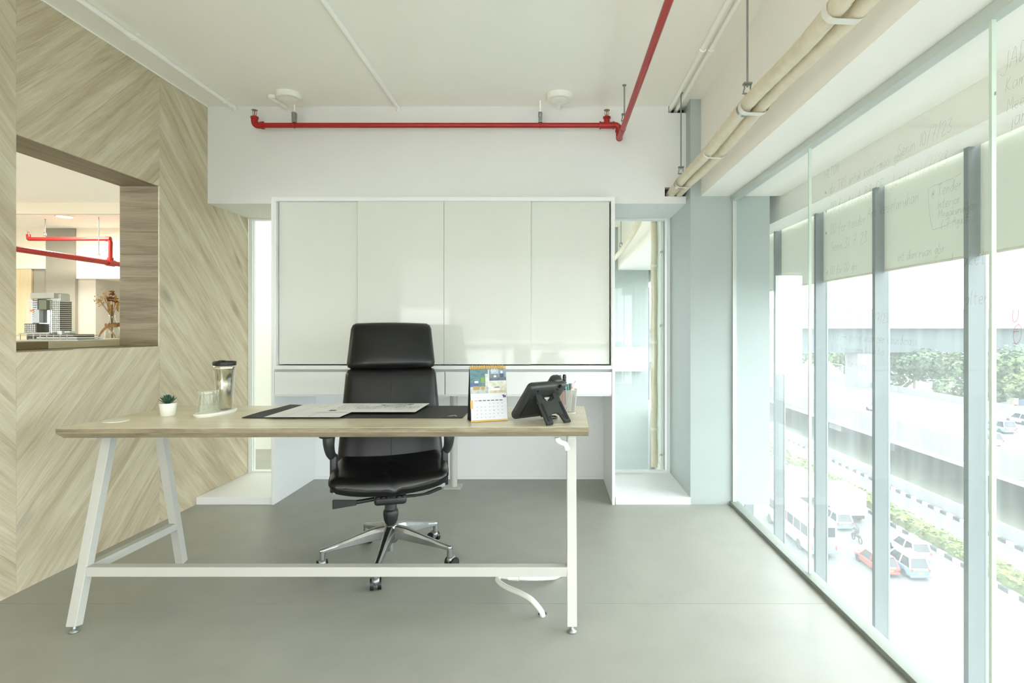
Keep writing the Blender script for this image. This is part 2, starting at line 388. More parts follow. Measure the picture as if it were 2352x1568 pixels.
# ---- next bay: light partition behind the first slim window
box('wall_next_bay', (-3.5, -1.2, 5.3, 5.4, 0, ZC), M_('white_partition', (244, 245, 240), .8), label='white partition seen through the narrow window', kind='structure')
# ---- outer shell behind the camera and far ends
wo = empty('wall_rear', (-.7, -3.4, 0), 'white rear wall with a long band of windows and blinds', kind='structure')
mr = MB()
for b_ in ((-12, 1.46, 0, .3), (-12, 1.46, 2.45, ZC)): mr.box(b_[0], b_[1], -3.5, -3.4, b_[2], b_[3])
mr.build('wall_panel', m_beam, wo)
for k in range(14): box('mullion', (-11.9+k-.03, -11.9+k+.03, -3.48, -3.42, .3, 2.45), m_beam, wo)
box('mullion', (-12, 1.46, -3.48, -3.42, .72, .86), m_beam, wo)
m_rblind = mixmat('rear_blind_fabric', (244, 243, 238), .6)
for k in range(13): box('blind_fabric', (-11.86+k, -10.94+k, -3.4, -3.398, 1.5 if k < 10 else .9, 2.45), m_rblind, wo)
box('wall_outer', (-12.1, -12, -3.4, 14, 0, ZC), m_beam, label='far end wall of the neighbouring office', kind='structure')
box('wall_daylight_block', (1.50, 1.55, 4.90, 14, -2.2, -.02), m_beam, label='low white wall added to keep daylight out of the sunken bay', kind='structure')  # added to block facade light and darken the lower bay
box('floor_lower', (-1.25, 1.55, 4.40, 14, -2.3, -2.2), m_floor, label='lower floor of the next bay', kind='structure')
box('wall_sunken', (-1.35, -1.25, 4.40, 14, -2.2, -.36), m_cab, label='white side wall of the sunken next bay', kind='structure')
box('building_facade', (-13, 1.55, -3.4, 16, ZS_, -2.31), M_('building_concrete', (150, 150, 146), .85), label='storeys of the building below this floor', kind='structure')
box('building_roof', (-13, 1.8, -3.4, 16, ZC+.16, 16), bpy.data.materials['building_concrete'], label='storeys of the building above this floor', kind='structure')
# ================================================================ CURTAIN WALL
XA = 1.60; SP = .395*XA; MD = .0465*XA; MW = .026
fac = empty('window_2', (XA, 3, -1), 'aluminium curtain wall with vertical grey mullions and roller blinds', kind='structure')
ys = [2.551*XA+k*SP for k in range(-11, 15)]
mm = None
for i, y in enumerate(ys):
    o = box('mullion', (XA, XA+MD, y, y+MW, -2.2, 2.0), m_mull, fac)
    if i+1 < len(ys): box('pane', (XA+MD*.8, XA+MD*.9, y+MW, ys[i+1], -2.2, 2.55), m_fpane, fac)
near = [i for i in range(len(ys)-1)]
names = {0: 'first', 1: 'second', 2: 'third', 3: 'fourth', 4: 'fifth'}
i0 = min(range(len(ys)), key=lambda i: abs(ys[i]-2.551*XA))      # mullion next to the column
for i in near:
    k = i0-1-i                  # bays counted from the column towards the camera, 0 lies between mullion 0 and 1
    xb = XA+MD*.62; zb = 1.40
    vis = -1 <= k <= 3
    if not -1 <= k <= 4: continue
    t = empty('roller_blind', (xb, (ys[i]+ys[i+1])/2, 1.835))
    if vis:
        ll = {-1: 'beige roller blind sliver right beside the grey column', 0: 'narrow beige roller blind next to the grey column', 1: 'beige roller blind behind the DD for tender handwriting', 2: 'beige roller blind behind the Jumat 14/7/23 handwriting', 3: 'beige roller blind behind the glass joint at the frame edge'}[k]
        props(t, ll, 'blind', 'roller blinds of the curtain wall')
    else: props(t, 'beige roller blind one bay past the JADWAL handwriting', 'blind', 'roller blinds of the curtain wall')
    box('fabric', (xb, xb+.001, ys[i]+MW+.001, ys[i+1]-.001, zb+.012, 1.83), m_blind, t)
    MB().cyl((xb, ys[i]+MW+.002, zb+.006), (xb, ys[i+1]-.002, zb+.006), .006, n=8).build('hem_bar', M_('hem', (214, 212, 194), .6) if 'hem' not in bpy.data.materials else bpy.data.materials['hem'], t)
# ================================================================ GLASS PARTITION with handwriting
XG = 1.16
part = empty('window_1', (XG, 1.5, 0), 'frameless glass partition with marker handwriting', kind='structure')
joints = [3.628, 2.56, 1.498, .436, -.626, -1.688, -2.75, -3.38]
box('bottom_rail', (XG-.028, XG+.028, -3.38, 3.63, 0, .022), M_('floor_channel', (132, 138, 130), .5), part, .002)
box('top_rail', (XG-.02, XG+.02, -3.38, 3.63, ZR-.035, ZR), m_rail, part, .002)
box('end_channel', (XG-.012, XG+.012, 3.612, 3.629, .022, ZR-.035), m_rail, part)
panels = []
for i in range(len(joints)-1):
    pn = box('glass_panel', (XG-.005, XG+.005, joints[i+1]+.004, joints[i]-.004, .02, ZR-.03), m_pane, part)
    panels.append(pn)
    if i: box('joint_edge', (XG-.006, XG+.006, joints[i]-.005, joints[i]+.005, .022, ZR-.035), m_edge, part)
# single-stroke letters, unit = cap height; "x,y x,y|..." polylines
G = {
'H':'0,0 .05,1|.5,1 .45,0|.02,.5 .5,.52','I':'.1,0 .1,1','L':'.05,1 0,0 .4,.02','T':'-.05,1 .55,1|.25,1 .22,0','O':'.25,1 .02,.8 0,.3 .2,0 .45,.25 .45,.8 .25,1','N':'0,0 .05,1 .42,.02 .5,1',
'R':'0,0 .05,1 .4,.9 .4,.6 .05,.5 .45,0','S':'.45,.9 .2,1 .05,.75 .4,.4 .3,.05 0,.1','D':'0,0 .05,1 .4,.8 .45,.3 0,0','B':'0,0 .05,1 .4,.8 .1,.52 .45,.25 0,0','G':'.45,.9 .15,.95 0,.4 .2,0 .45,.2 .45,.45 .25,.45','F':'0,0 .05,1 .5,1|.02,.5 .4,.52',
'J':'.4,1 .4,.1 .15,-.25 -.1,-.05','A':'0,0 .3,1 .5,0|.1,.4 .45,.4','M':'0,0 .05,1 .3,.4 .55,1 .6,0','E':'.45,1 .05,1 0,0 .45,0|.02,.5 .4,.5','Y':'0,1 .25,.5 .5,1|.25,.5 .2,0','K':'0,0 .05,1|.45,1 .05,.45 .45,0','C':'.45,.9 .15,.95 0,.45 .2,0 .45,.15','Z':'0,1 .5,1 0,0 .5,0',
'a':'.35,.5 .1,.5 0,.2 .12,0 .35,.2 .38,.5 .38,0','b':'.02,1 0,0 .3,.05 .38,.35 .05,.45','c':'.35,.45 .12,.5 0,.2 .15,0 .35,.08','d':'.35,.45 .1,.48 0,.15 .15,0 .35,.2 .42,1 .4,0','e':'0,.25 .35,.3 .28,.52 .08,.48 0,.15 .15,0 .35,.08','f':'.4,.95 .22,.95 .1,-.35|-.05,.48 .35,.5','g':'.35,.5 .1,.5 0,.2 .15,.02 .36,.5 .32,-.3 0,-.3','h':'.02,1 0,0 .05,.4 .3,.5 .35,0','i':'.05,.5 .05,0|.07,.72 .09,.76','j':'.2,.5 .15,-.3 -.05,-.3','k':'.02,1 0,0|.35,.5 .03,.2 .35,0','l':'.06,1 .02,.1 .14,0',
'm':'0,0 .03,.5 .05,.35 .2,.5 .24,0 .27,.38 .45,.5 .48,0','n':'0,0 .03,.5 .05,.35 .28,.5 .34,0','o':'.2,.5 0,.3 .1,0 .35,.12 .35,.4 .2,.5','p':'0,-.4 .05,.5 .35,.45 .3,.08 .04,.05','r':'0,0 .04,.5 .06,.35 .3,.5','s':'.32,.48 .08,.5 .28,.2 .2,0 0,.04','t':'.15,.9 .12,.05 .3,0|-.05,.55 .35,.58','u':'0,.5 .05,.05 .25,.05 .33,.5 .35,0','w':'0,.5 .1,0 .25,.4 .4,0 .5,.5','y':'0,.5 .15,.1|.35,.5 .05,-.4','z':'0,.5 .35,.5 0,0 .35,0',
'0':'.25,1 .02,.7 .05,.1 .3,0 .45,.5 .25,1','1':'.15,0 .15,1','2':'0,.8 .25,1 .42,.75 0,0 .48,0','3':'0,.92 .4,.95 .15,.55 .42,.3 .2,0 -.05,.1','4':'.35,0 .38,1 0,.35 .5,.38','5':'.45,1 .05,1 .02,.6 .4,.5 .3,.05 0,0','7':'0,.95 .45,1 .15,0|.1,.5 .4,.5','8':'.4,.8 .2,1 .05,.75 .4,.3 .2,0 .02,.25 .4,.8',
'/':'0,-.15 .35,1.15','.':'.05,0 .07,.03','-':'.05,.4 .4,.42','(':'.3,1 .05,.7 .05,.2 .25,-.1',')':'.05,1 .3,.7 .25,.1 .05,-.1','>':'-.5,.42 .5,.4|.25,.65 .5,.4 .2,.1','*':'.0,.2 .5,.8|.5,.25 .05,.75|.25,1 .25,0|-.05,.5 .55,.5','o.':'','&':'.4,.0 .05,.75 .2,1 .3,.75 0,.2 .2,0 .45,.4','x':'0,.5 .35,0|.35,.5 0,0'}
def scribble(lines, panel, mat, w=.0014):
    """lines: (text, pixel x, pixel y of baseline start, cap height m, drop per metre)"""
    for text, px, py, hgt, drop in lines:
        y0 = XG*FPX/(px-VX); z0 = H-(py-VY)/FPX*y0
        mb = MB(); cur = 0
        def pt(x, y): return (y0-(cur+(x+y*.12)*hgt*.92), z0+(y*hgt)-drop*(cur+x*hgt)+random.uniform(-.02, .02)*hgt)
        for ch in text:
            if ch == ' ': cur += hgt*.42; continue
            if ch == '@':
                for k in range(3): mb.box(XG-.0062, XG-.0058, y0-cur-.006, y0-cur, z0+hgt*.2, z0+hgt*.45)
                cur += hgt*.6; continue
            st = G.get(ch)
            if not st: continue
            mxx = 0
            for pl in st.split('|'):
                pp = [tuple(map(float, q.split(','))) for q in pl.split()]; mxx = max(mxx, max(q[0] for q in pp))
                sm = bez([(x, y, 0) for x, y in pp], 4) if len(pp) > 2 else [Vector((x, y, 0)) for x, y in pp]
                p2 = [pt(q.x, q.y) for q in sm]
                L_, R_ = [], []
                for i in range(len(p2)):
                    a = p2[max(i-1, 0)]; b = p2[min(i+1, len(p2)-1)]; dx, dz = b[0]-a[0], b[1]-a[1]; l = math.hypot(dx, dz) or 1
                    nx, nz = -dz/l*w/2, dx/l*w/2
                    L_.append((XG-.006, p2[i][0]+nx, p2[i][1]+nz)); R_.append((XG-.006, p2[i][0]-nx, p2[i][1]-nz))
                n = len(L_); mb.add(L_+R_, [(i, i+1, n+i+1, n+i) for i in range(n-1)])
            cur += (mxx+.16)*hgt
        mb.build('handwritten_lettering', mat, panel)
scribble([('HILTON', 1897, 412, .036, 0), ('@ gbr TRS untuk konfirmasi gbr', 1899, 449, .036, 0), ('Senin 10/7/23', 2066, 362, .04, 0),
          ('@ DD for tender', 1900, 493, .04, 0), ('B3-GF  Jumat 14/7/23', 1990, 455, .041, 0), ('@ DD for tender', 1900, 543, .04, 0), ('Ars keseluruhan', 1996, 503, .04, 0),
          ('Senin 31. 7. 23', 1912, 578, .04, 0), ('in DD for DD gbr', 1900, 632, .032, 0), ('int dan ruan gbr', 2066, 600, .03, 0),
          ('*', 2143, 458, .03, 0), ('Tender', 2158, 450, .032, 0), ('Interior', 2157, 481, .029, 0), ('Megakuningan', 2160, 503, .025, 0), ('( 7 Agust )', 2166, 525, .025, 0),
          ('*', 2148, 632, .04, 0), ('braket', 2190, 616, .044, 0), ('1. in', 2176, 648, .03, 0), ('2. K', 2178, 672, .03, 0), ('3. walter', 2180, 702, .038, 0),
          ('gbr lt 13/7/23', 1914, 718, .03, 0), ('gbr denah gbr lt 8  12/7/23', 1906, 743, .032, 0), ('13/7/23 > gbr ig akan per coordinasi', 1902, 778, .034, .02), ('B-YES-gbr ruang & kardus', 1912, 806, .03, 0), ('& loading tan ruang', 1910, 832, .03, .04)], panels[1], m_ink)
scribble([('JADWAL', 2306, 166, .046, 0), ('@ Kamis', 2289, 226, .036, 0), ('Meeting', 2318, 258, .032, 0), ('jam', 2325, 292, .04, 0)], panels[2], m_ink)
scribble([('O', 2330, 740, .04, 0), ('-', 2334, 728, .05, 0), ('O', 2332, 790, .05, 0), ('-', 2328, 785, .06, 0), ('-', 2332, 832, .03, 0), ('-', 2332, 886, .03, 0), ('-', 2332, 940, .03, 0), ('-', 2332, 998, .03, 0)], panels[2], m_inkr)
# hand-drawn frame round the Tender note
fr = [(2136, 434), (2150, 425), (2262, 385), (2285, 390)]
mb = MB()
def gp(px, py): y = XG*FPX/(px-VX); return (XG-.006, y, H-(py-VY)/FPX*y)
def stroke(pts, w=.0014):
    q = [gp(*p) for p in pts]; n = len(q)
    mb.add(q+[(a[0], a[1], a[2]-w) if abs(q[0][1]-q[-1][1]) > abs(q[0][2]-q[-1][2]) else (a[0], a[1]-w, a[2]) for a in q], [(i, i+1, n+i+1, n+i) for i in range(n-1)])
stroke([(2136, 434), (2137, 470), (2141, 505), (2146, 528)]); stroke([(2146, 528), (2175, 518), (2200, 504)]); stroke([(2137, 433), (2150, 426), (2190, 410), (2214, 396)])
mb.build('handwritten_lettering', m_ink, panels[1])
# ================================================================ CABINET
def xc(px): return (px-VX)/FPX*YC
def zc(py): return H-(py-VY)/FPX*YC
cab = empty('wall_cabinet', (-.7, YC, 0), 'white wall unit with four glossy sliding glass doors and two drawers', 'cabinet')
cx0, cx1, ctop = xc(622.5), xc(1412.5), zc(452)
T = .026
box('side_panel', (cx0, cx0+.018, YC, YB-.002, 0, ctop-T), m_cab, cab, .0015)
box('side_panel', (cx1-.018, cx1, YC, YB-.002, 0, ctop-T), m_cab, cab, .0015)
box('top_panel', (cx0, cx1, YC, 3.749, ctop-T, ctop), m_cab, cab, .0015)
zd0, zd1 = zc(838), zc(460)
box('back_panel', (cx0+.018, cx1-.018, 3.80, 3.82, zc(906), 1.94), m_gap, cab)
box('frame_stile', (cx0+.018, xc(633.5), YC+.004, 3.74, zd0-.004, ctop-T), m_cab, cab)
box('frame_stile', (xc(1404), cx1-.018, YC+.004, 3.74, zd0-.004, ctop-T), m_cab, cab)
box('frame_rail', (cx0+.018, cx1-.018, YC+.002, 3.80, zc(848), zc(839.5)), m_cab, cab, .001)
dx = [xc(v) for v in (635, 819.5, 1019, 1219.5, 1401.5)]
yf = (YC+.034, YC+.012, YC+.012, YC+.034)
for i in range(4):
    a, b = dx[i], dx[i+1]
    if i == 0: b += .03
    if i == 3: a -= .03
    d = box('sliding_door', (a+.0006, b-.0012, yf[i], yf[i]+.018, zd0+.003, zd1-.002), m_door, cab, .0012)
# drawers with finger gap above
box('drawer_recess', (cx0+.018, cx1-.018, YC+.04, YC+.06, zc(906), zc(848)), M_('recess_grey', (205, 209, 210), .5), cab)
for a, b in ((xc(630), xc(1020.5)), (xc(1022.5), xc(1405.5))):
    box('drawer', (a, b, YC+.004, YC+.022, zc(906), zc(854)), m_cab, cab, .0012)
box('drawer_carcass', (cx0+.018, cx1-.018, YC+.06, 3.80, zc(906), zc(904)), m_cab, cab)
box('shelf_underside', (cx0+.018, cx1-.018, YC+.02, YB-.003, zc(906)-.012, zc(906)), m_cab, cab)
box('skirting', (cx0+.018, cx1-.018, YB-.01, YB-.002, 0, .02), m_cab, cab)
# round support post under the drawers
po = empty('support_post', (-.697, 4.03, 0), 'white round steel post with square foot plate under the drawers', 'post')
MB().cyl((-.697, 4.03, .006), (-.697, 4.03, zc(906)-.012), .026, n=24).build('tube', m_steel, po)
box('foot_plate', (-.757, -.637, 3.97, 4.09, 0, .006), m_steel, po, .001)
for sx in (-1, 1):
    for sy in (-1, 1): MB().cyl((-.697+.045*sx, 4.03+.045*sy, .006), (-.697+.045*sx, 4.03+.045*sy, .011), .006, n=6).build('bolt', m_steel, po)
# ================================================================ DESK
DZ = .75
desk = empty('writing_desk', (-.85, 2.43, 0), 'oak-top desk on white splayed steel legs', 'desk')
c4 = [(-1.843, 2.112), (.139, 2.150), (.155, 2.722), (-1.812, 2.742)]
def inset(q, d):
    cx = sum(p[0] for p in q)/4; cy = sum(p[1] for p in q)/4
    return [(p[0]+(d if p[0] < cx else -.0008), p[1]+(d if p[1] < cy else -d)) for p in q]
tb = MB().prism(c4, DZ-.0185, DZ-.0012)
top = tb.build('tabletop', m_desk, desk)
MB().prism(inset(c4, .0004), DZ-.0012, DZ).build('laminate_surface', m_desk, top)
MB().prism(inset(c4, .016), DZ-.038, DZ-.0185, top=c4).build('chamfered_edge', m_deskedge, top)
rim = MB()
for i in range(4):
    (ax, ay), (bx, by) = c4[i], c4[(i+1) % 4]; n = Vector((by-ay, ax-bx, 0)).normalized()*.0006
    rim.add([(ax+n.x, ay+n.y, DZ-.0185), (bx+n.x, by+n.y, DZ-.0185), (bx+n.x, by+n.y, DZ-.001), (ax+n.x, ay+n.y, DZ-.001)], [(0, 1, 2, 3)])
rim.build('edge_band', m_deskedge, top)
MB().cyl((-1.752, 2.285, DZ), (-1.752, 2.285, DZ+.0025), .045, n=32).build('cable_grommet', m_ceramic, desk)
def bar(p0, p1, w, up=(0, 0, 1), d=None):
    p0 = Vector(p0); p1 = Vector(p1); z = (p1-p0).normalized(); x = Vector(up).cross(z)
    x = x.normalized() if x.length > 1e-6 else Vector((1, 0, 0)); y = z.cross(x); d = d or w
    return MB().box(-w/2, w/2, -d/2, d/2, 0, (p1-p0).length, basis(p0, x, y, z))
zt = DZ-.038
for xf, xbk in ((-1.768, -1.745), (.0735, .0865)):
    f0, f1 = Vector((xf, 2.105, .022)), Vector((xf+.004, 2.275, zt)); b0, b1 = Vector((xbk, 2.68, .022)), Vector((xbk-.004, 2.53, zt))
    for a, b in ((f0, f1), (b0, b1)):
        lg = bar(a, b, .036, (0, 1, 0)).build('leg', m_steel, desk, .0015)
        MB().lathe([(0, 0), (.018, 0), (.018, .004), (.008, .01), (.006, .016), (.006, .024), (0, .024)], 16).build('levelling_foot', m_zinc, lg, loc=(a.x, a.y, 0))
    t = .27; q0 = f0.lerp(f1, t); q1 = b0.lerp(b1, t)
    bar(q0+Vector((0, .015, 0)), q1-Vector((0, .015, 0)), .032).build('side_rail', m_steel, desk, .0015)
    bar(f1+Vector((0, -.09, -.009)), b1+Vector((0, .09, -.009)), .03, d=.018).build('top_rail', m_steel, desk)
zl = .27
fa = Vector((-1.768, 2.105, .022)).lerp(Vector((-1.764, 2.275, zt)), zl); fb = Vector((.0735, 2.105, .022)).lerp(Vector((.0775, 2.275, zt)), zl)
bar(fa+Vector((.018, 0, 0)), fb-Vector((.018, 0, 0)), .036, d=.036).build('long_rail', m_steel, desk, .0015)
for yy in (2.26, 2.55): bar((-1.75, yy, zt-.008), (.075, yy+.005, zt-.008), .03, d=.016).build('under_rail', m_steel, desk)
MB().rbox(-1.66, 2.24, zt-.006, .02, .03, .012, .004, 4).build('clamp_screw', m_plastic2, desk)
# floor hose (corrugated)
def corr(path, r, pitch=.006):
    pts = bez(path, 14); L = 0; out = []; rr = []
    ds = [0]
    for i in range(1, len(pts)): ds.append(ds[-1]+(pts[i]-pts[i-1]).length)
    n = int(ds[-1]/(pitch/2)); j = 0
    for k in range(n+1):
        s = ds[-1]*k/n
        while j < len(ds)-2 and ds[j+1] < s: j += 1
        t = (s-ds[j])/max(1e-9, ds[j+1]-ds[j]); out.append(pts[j].lerp(pts[j+1], min(1, t))); rr.append(r*(1+(.05 if k % 2 else -.05)))
    return out, rr
def fp(px, py, z=0): d = (H-z)*FPX/(py-VY); v = P(px, py, d); return v
hs = empty('cable_hose', fp(1245, 1409), 'white corrugated cable hose rising from the floor below the desk', 'hose')
hp = [fp(1246, 1409)-Vector((0, 0, .02)), fp(1244, 1405, .02), fp(1222, 1378, .055), fp(1196, 1362, .06), fp(1160, 1346, .05), fp(1143, 1332, .05), fp(1150, 1324, .055), fp(1170, 1325, .06)]
p_, r_ = corr(hp, .0105); MB().tube(p_, r_, 12).build('hose', m_hose, hs)
cA, cB = fp(1168, 1325, .06), fp(1192, 1327, .06)
MB().cyl(cA, cB, .0125, n=16).build('hose_coupling', m_hose, hs)
p_, r_ = corr([cB, fp(1225, 1328, .055), fp(1255, 1327, .04), fp(1275, 1325, .014), fp(1290, 1318, .012)], .0095); MB().tube(p_, r_, 10).build('hose', m_hose, hs)
MB().lathe([(.011, 0), (.017, 0), (.017, .0012), (.011, .0012)], 20).build('floor_hole_ring', m_gap, hs, loc=fp(1246, 1409))
h2 = empty('cable_duct', (.03, 2.3, .70), 'short white cable hose curving under the desk top by the leg', 'hose')
p_, r_ = corr([(.02, 2.2, .70), (.022, 2.2, .69), (.035, 2.205, .68), (.05, 2.213, .672), (.06, 2.218, .65)], .011); MB().tube(p_, r_, 12).build('hose', m_hose, h2)
# ================================================================ OFFICE CHAIR
CX, CY = -.775, 2.735
ch = empty('office_chair', (CX, CY, 0), 'black leather high-back swivel chair with aluminium star base', 'chair')
def CO(x, y, z): return Vector((CX+x, CY+y, z))
# star base
hubz = .165
MB().lathe([(0, .10), (.03, .10), (.036, .12), (.036, .17), (.03, .19), (0, .19)], 20).build('base_hub', m_alu, ch, loc=CO(0, 0, 0))
MB().cyl(CO(0, 0, .055), CO(0, 0, .12), .014, n=14).build('gas_spring_tip', m_zinc, ch)
R = .305
for i in range(5):
    a = -PI/2+math.radians(4)+i*2*PI/5; dx_, dy_ = math.cos(a), math.sin(a)
    M = basis(CO(0, 0, 0), (dx_, dy_, 0), (-dy_, dx_, 0), (0, 0, 1))
    st = [(.025, .026, .125, .180), (.08, .022, .118, .174), (.16, .017, .107, .150), (.24, .014, .096, .126), (.29, .013, .09, .113), (.305, .013, .09, .110), (.318, .009, .092, .106)]
    vs = []; fs = []
    for x, w, z0, z1 in st:
        vs += [(x, -w, z0), (x, w, z0), (x, w, z0*.35+z1*.65), (x, w*.55, z1), (x, -w*.55, z1), (x, -w, z0*.35+z1*.65)]
    for k in range(len(st)-1):
        for j in range(6): fs.append((k*6+j, k*6+(j+1) % 6, (k+1)*6+(j+1) % 6, (k+1)*6+j))
    fs += [tuple(reversed(range(6))), tuple(range(len(vs)-6, len(vs)))]
    lg = MB().add(vs, fs, False, M).build('base_arm', m_alu, ch, .003)
    e = CO(dx_*R, dy_*R, 0)
    cs = MB().cyl(e+Vector((0, 0, .056)), e+Vector((0, 0, .098)), .0125, n=14).build('castor_stem', m_alu, lg)
    ca = (.3, -.6, .9, -.2, .5)[i]; cdx, cdy = math.cos(ca), math.sin(ca)
    M2 = basis(e, (cdx, cdy, 0), (-cdy, cdx, 0), (0, 0, 1))
    MB().rbox(0, .012, .040, .040, .048, .040, .018, 8, M=M2).build('castor_hood', m_castor, lg)
    for s in (-1, 1):
        p0 = M2 @ Vector((s*.008, .014, .0255)); p1 = M2 @ Vector((s*.0235, .014, .0255))
        MB().cyl(p0, p1, .0255, n=20).build('castor_wheel', m_plastic, lg)
# gas column with bell cover
MB().lathe([(0, .168), (.012, .168), (.022, .178), (.032, .205), (.0355, .228), (.0355, .244), (.032, .254), (.028, .256)], 24).build('bell_cover', m_plastic, ch, loc=CO(0, 0, 0))
MB().cyl(CO(0, 0, .25), CO(0, 0, .32), .0285, n=20).build('gas_column', m_plastic2, ch)
# tilt mechanism
MB().rbox(0, -.02, .330, .145, .22, .042, .014, 6).build('tilt_mechanism', m_plastic, ch, loc=CO(0, 0, 0))
for i in range(6): box('mechanism_rib', (CX-.06+i*.023, CX-.046+i*.023, CY-.134, CY-.13, .345, .351), m_gap, ch)
MB().tube(bez([CO(-.07, -.06, .326), CO(-.12, -.065, .322), CO(-.17, -.07, .318)], 4), .010, 8).build('lever', m_plastic, ch)
MB().add([CO(-.15, -.082, .331), CO(-.15, -.082, .307), CO(-.255, -.085, .298), CO(-.255, -.085, .342), CO(-.15, -.06, .328), CO(-.15, -.06, .310), CO(-.255, -.055, .303), CO(-.255, -.055, .337)], [(0, 1, 2, 3), (7, 6, 5, 4), (0, 4, 5, 1), (1, 5, 6, 2), (2, 6, 7, 3), (3, 7, 4, 0)]).build('lever', m_plastic, ch, .004)
MB().tube(bez([CO(.07, -.06, .328), CO(.12, -.06, .328), CO(.17, -.065, .336), CO(.235, -.07, .36)], 5), [.007]*5+[.006]*5+[.008]*6, 8).build('lever', m_plastic, ch)
# seat: waterfall front edge, leather gathered at the middle
def seatfn(p):
    x, y, z = p.x/.26, p.y/.26, p.z
    w = 1-.10*max(0, y)-.05*max(0, -y)**2
    z += -.012*max(0, -y-.35)**1.5*1.6 + .016*x*x*(1 if z > 0 else .2)
    if z > 0: z += .010*(1-x*x)*(1-y*y)
    else: z += -.010*(1-x*x)+.022*abs(x)**3
    if y < -.1 and p.z > -.03:
        d = abs(p.x-.012-.01*math.sin(p.z*90)); z -= .013*math.exp(-(d/.016)**2)*min(1, (-y-.1)*2)
        z += .003*math.sin(p.x*95+p.y*40)*math.exp(-(p.x/.09)**2)
    return Vector((p.x*w, p.y-.012*(x*x)*(-1 if y < 0 else 0), z+.006*x))
MB().rbox(0, 0, 0, .53, .52, .074, .033, 26, seatfn).build('seat', m_leather2, ch, loc=CO(0, -.02, .442))
sm = [CO(math.copysign(.247, s)*1, 0, .46) for s in (1,)]
# backrest: two-panel lower cushion + headrest
def bframe(z): return .19+.22*(z-.45)+.10*max(0, z-.9)          # lean
def halfw(z): return .258-(min(z, .913)-.5)*.075-max(0, z-.913)*.09
def backpart(z0, z1, thick, name, mat, n=18, puff=.012, bow=.02, topcurve=0):
    mb = MB()
    def fn(p):
        t = (p.z/(z1-z0)+.5); z = z0+t*(z1-z0); u = p.x/.25
        wv = halfw(z); x = u*wv
        y = bframe(z)+p.y-.035*(1-abs(u)**2)*0+bow*-(1-u*u)+.0
        edge = (1-u**4)*(1-(2*t-1)**4)
        if p.y < 0: y -= puff*edge
        zz = z + topcurve*(1-u*u)*t
        return Vector((x, y, zz))
    mb.rbox(0, 0, 0, .5, thick, z1-z0, .028, n, fn)
    return mb.build(name, mat, ch, loc=CO(0, 0, 0))
bk = backpart(.43, .913, .075, 'backrest', m_leather, 22, .006, .03)
hd = backpart(.912, 1.148, .085, 'headrest', m_leather, 18, .018, .034, .006)
sv = [CO(.0, bframe(z)-.0375-.006*(1-(2*((z-.43)/.483)-1)**4)-.0305, z) for z in [.46+k*.0225 for k in range(20)]]
MB().tube(sv, .0024, 6).build('seam', m_leather, bk)
# armrests
for s in (-1, 1):
    ar = MB().rbox(s*.272, -.055, .655, .065, .27, .035, .016, 8).build('armrest', m_plastic2, ch, loc=CO(0, 0, 0))
    pts = bez([CO(s*.268, -.10, .645), CO(s*.268, -.105, .60), CO(s*.262, -.09, .555), CO(s*.246, -.07, .525)], 5)
    M = MB()
    for k in range(len(pts)-1):
        pass
    M.tube(pts, [.030-.0008*k for k in range(len(pts))], 12); 
    for k in range(len(M.v)):
        v = M.v[k]; M.v[k] = (CX+s*.262+(v[0]-CX-s*.262)*.95, v[1], v[2])
    M.build('arm_bracket', m_plastic2, ar)
    MB().rbox(s*.250, -.07, .46, .03, .055, .17, .008, 5).build('arm_stem', m_plastic, ar, loc=CO(0, 0, 0))
    box('arm_mount', (CX+min(s*.12, s*.25), CX+max(s*.12, s*.25), CY-.1, CY-.05, .372, .388), m_zinc, ar)
box('back_bracket', (CX-.04, CX+.04, CY+.08, CY+.26, .37, .40), m_plastic, ch, .006)
MB().add([CO(-.04, .235, .37), CO(.04, .235, .37), CO(.04, .26, .37), CO(-.04, .26, .37), CO(-.03, .27, .55), CO(.03, .27, .55), CO(.03, .285, .55), CO(-.03, .285, .55)], [(3, 2, 1, 0), (4, 5, 6, 7), (0, 1, 5, 4), (1, 2, 6, 5), (2, 3, 7, 6), (3, 0, 4, 7)]).build('back_bracket', m_plastic, ch, .004)
# the upper chair is swivelled a little on its column
RS = Matrix.Translation((CX, CY, 0)) @ Matrix.Rotation(math.radians(15), 4, 'Z') @ Matrix.Translation((-CX, -CY, 0))
for o in ch.children:
    if not o.name.startswith(('base_', 'gas_spring', 'bell')): o.matrix_basis = RS @ Matrix.LocRotScale(o.location, o.rotation_euler, o.scale)
# ================================================================ THINGS ON THE DESK
def dp(px, py): d = (H-DZ)*FPX/(py-VY); return P(px, py, d)
# succulent
sp = dp(386, 954); sp.z = DZ
su = empty('potted_succulent', sp, 'small green succulent in a white pot on the oak desk', 'plant')
MB().lathe([(0, 0), (.0255, 0), (.027, .002), (.0325, .052), (.033, .054), (.0305, .054), (.030, .046), (0, .046)], 28).build('pot', m_ceramic, su, loc=sp)
MB().lathe([(0, .047), (.0295, .047), (.0297, .044)], 20).build('soil', M_('soil', (70, 60, 48), .9, noise=.3, nscale=200), su, loc=sp)
def leaf_mesh(L, w):
    mb = MB(); n = 6; vs = []
    for i in range(n+1):
        t = i/n; ww = w*math.sin(PI*min(1, .18+t*.82))**.8 if i < n else .0006; z = L*.25*t*t
        vs += [(L*t, -ww, z+ww*.35), (L*t, 0, z-.0028*(1-t)), (L*t, ww, z+ww*.35), (L*t, 0, z+.003*(1-t))]
    fs = []
    for i in range(n):
        for j in range(4): fs.append((i*4+j, i*4+(j+1) % 4, i*4+4+(j+1) % 4, i*4+4+j))
    mb.add(vs, fs, True); return mb.mesh('leaf')
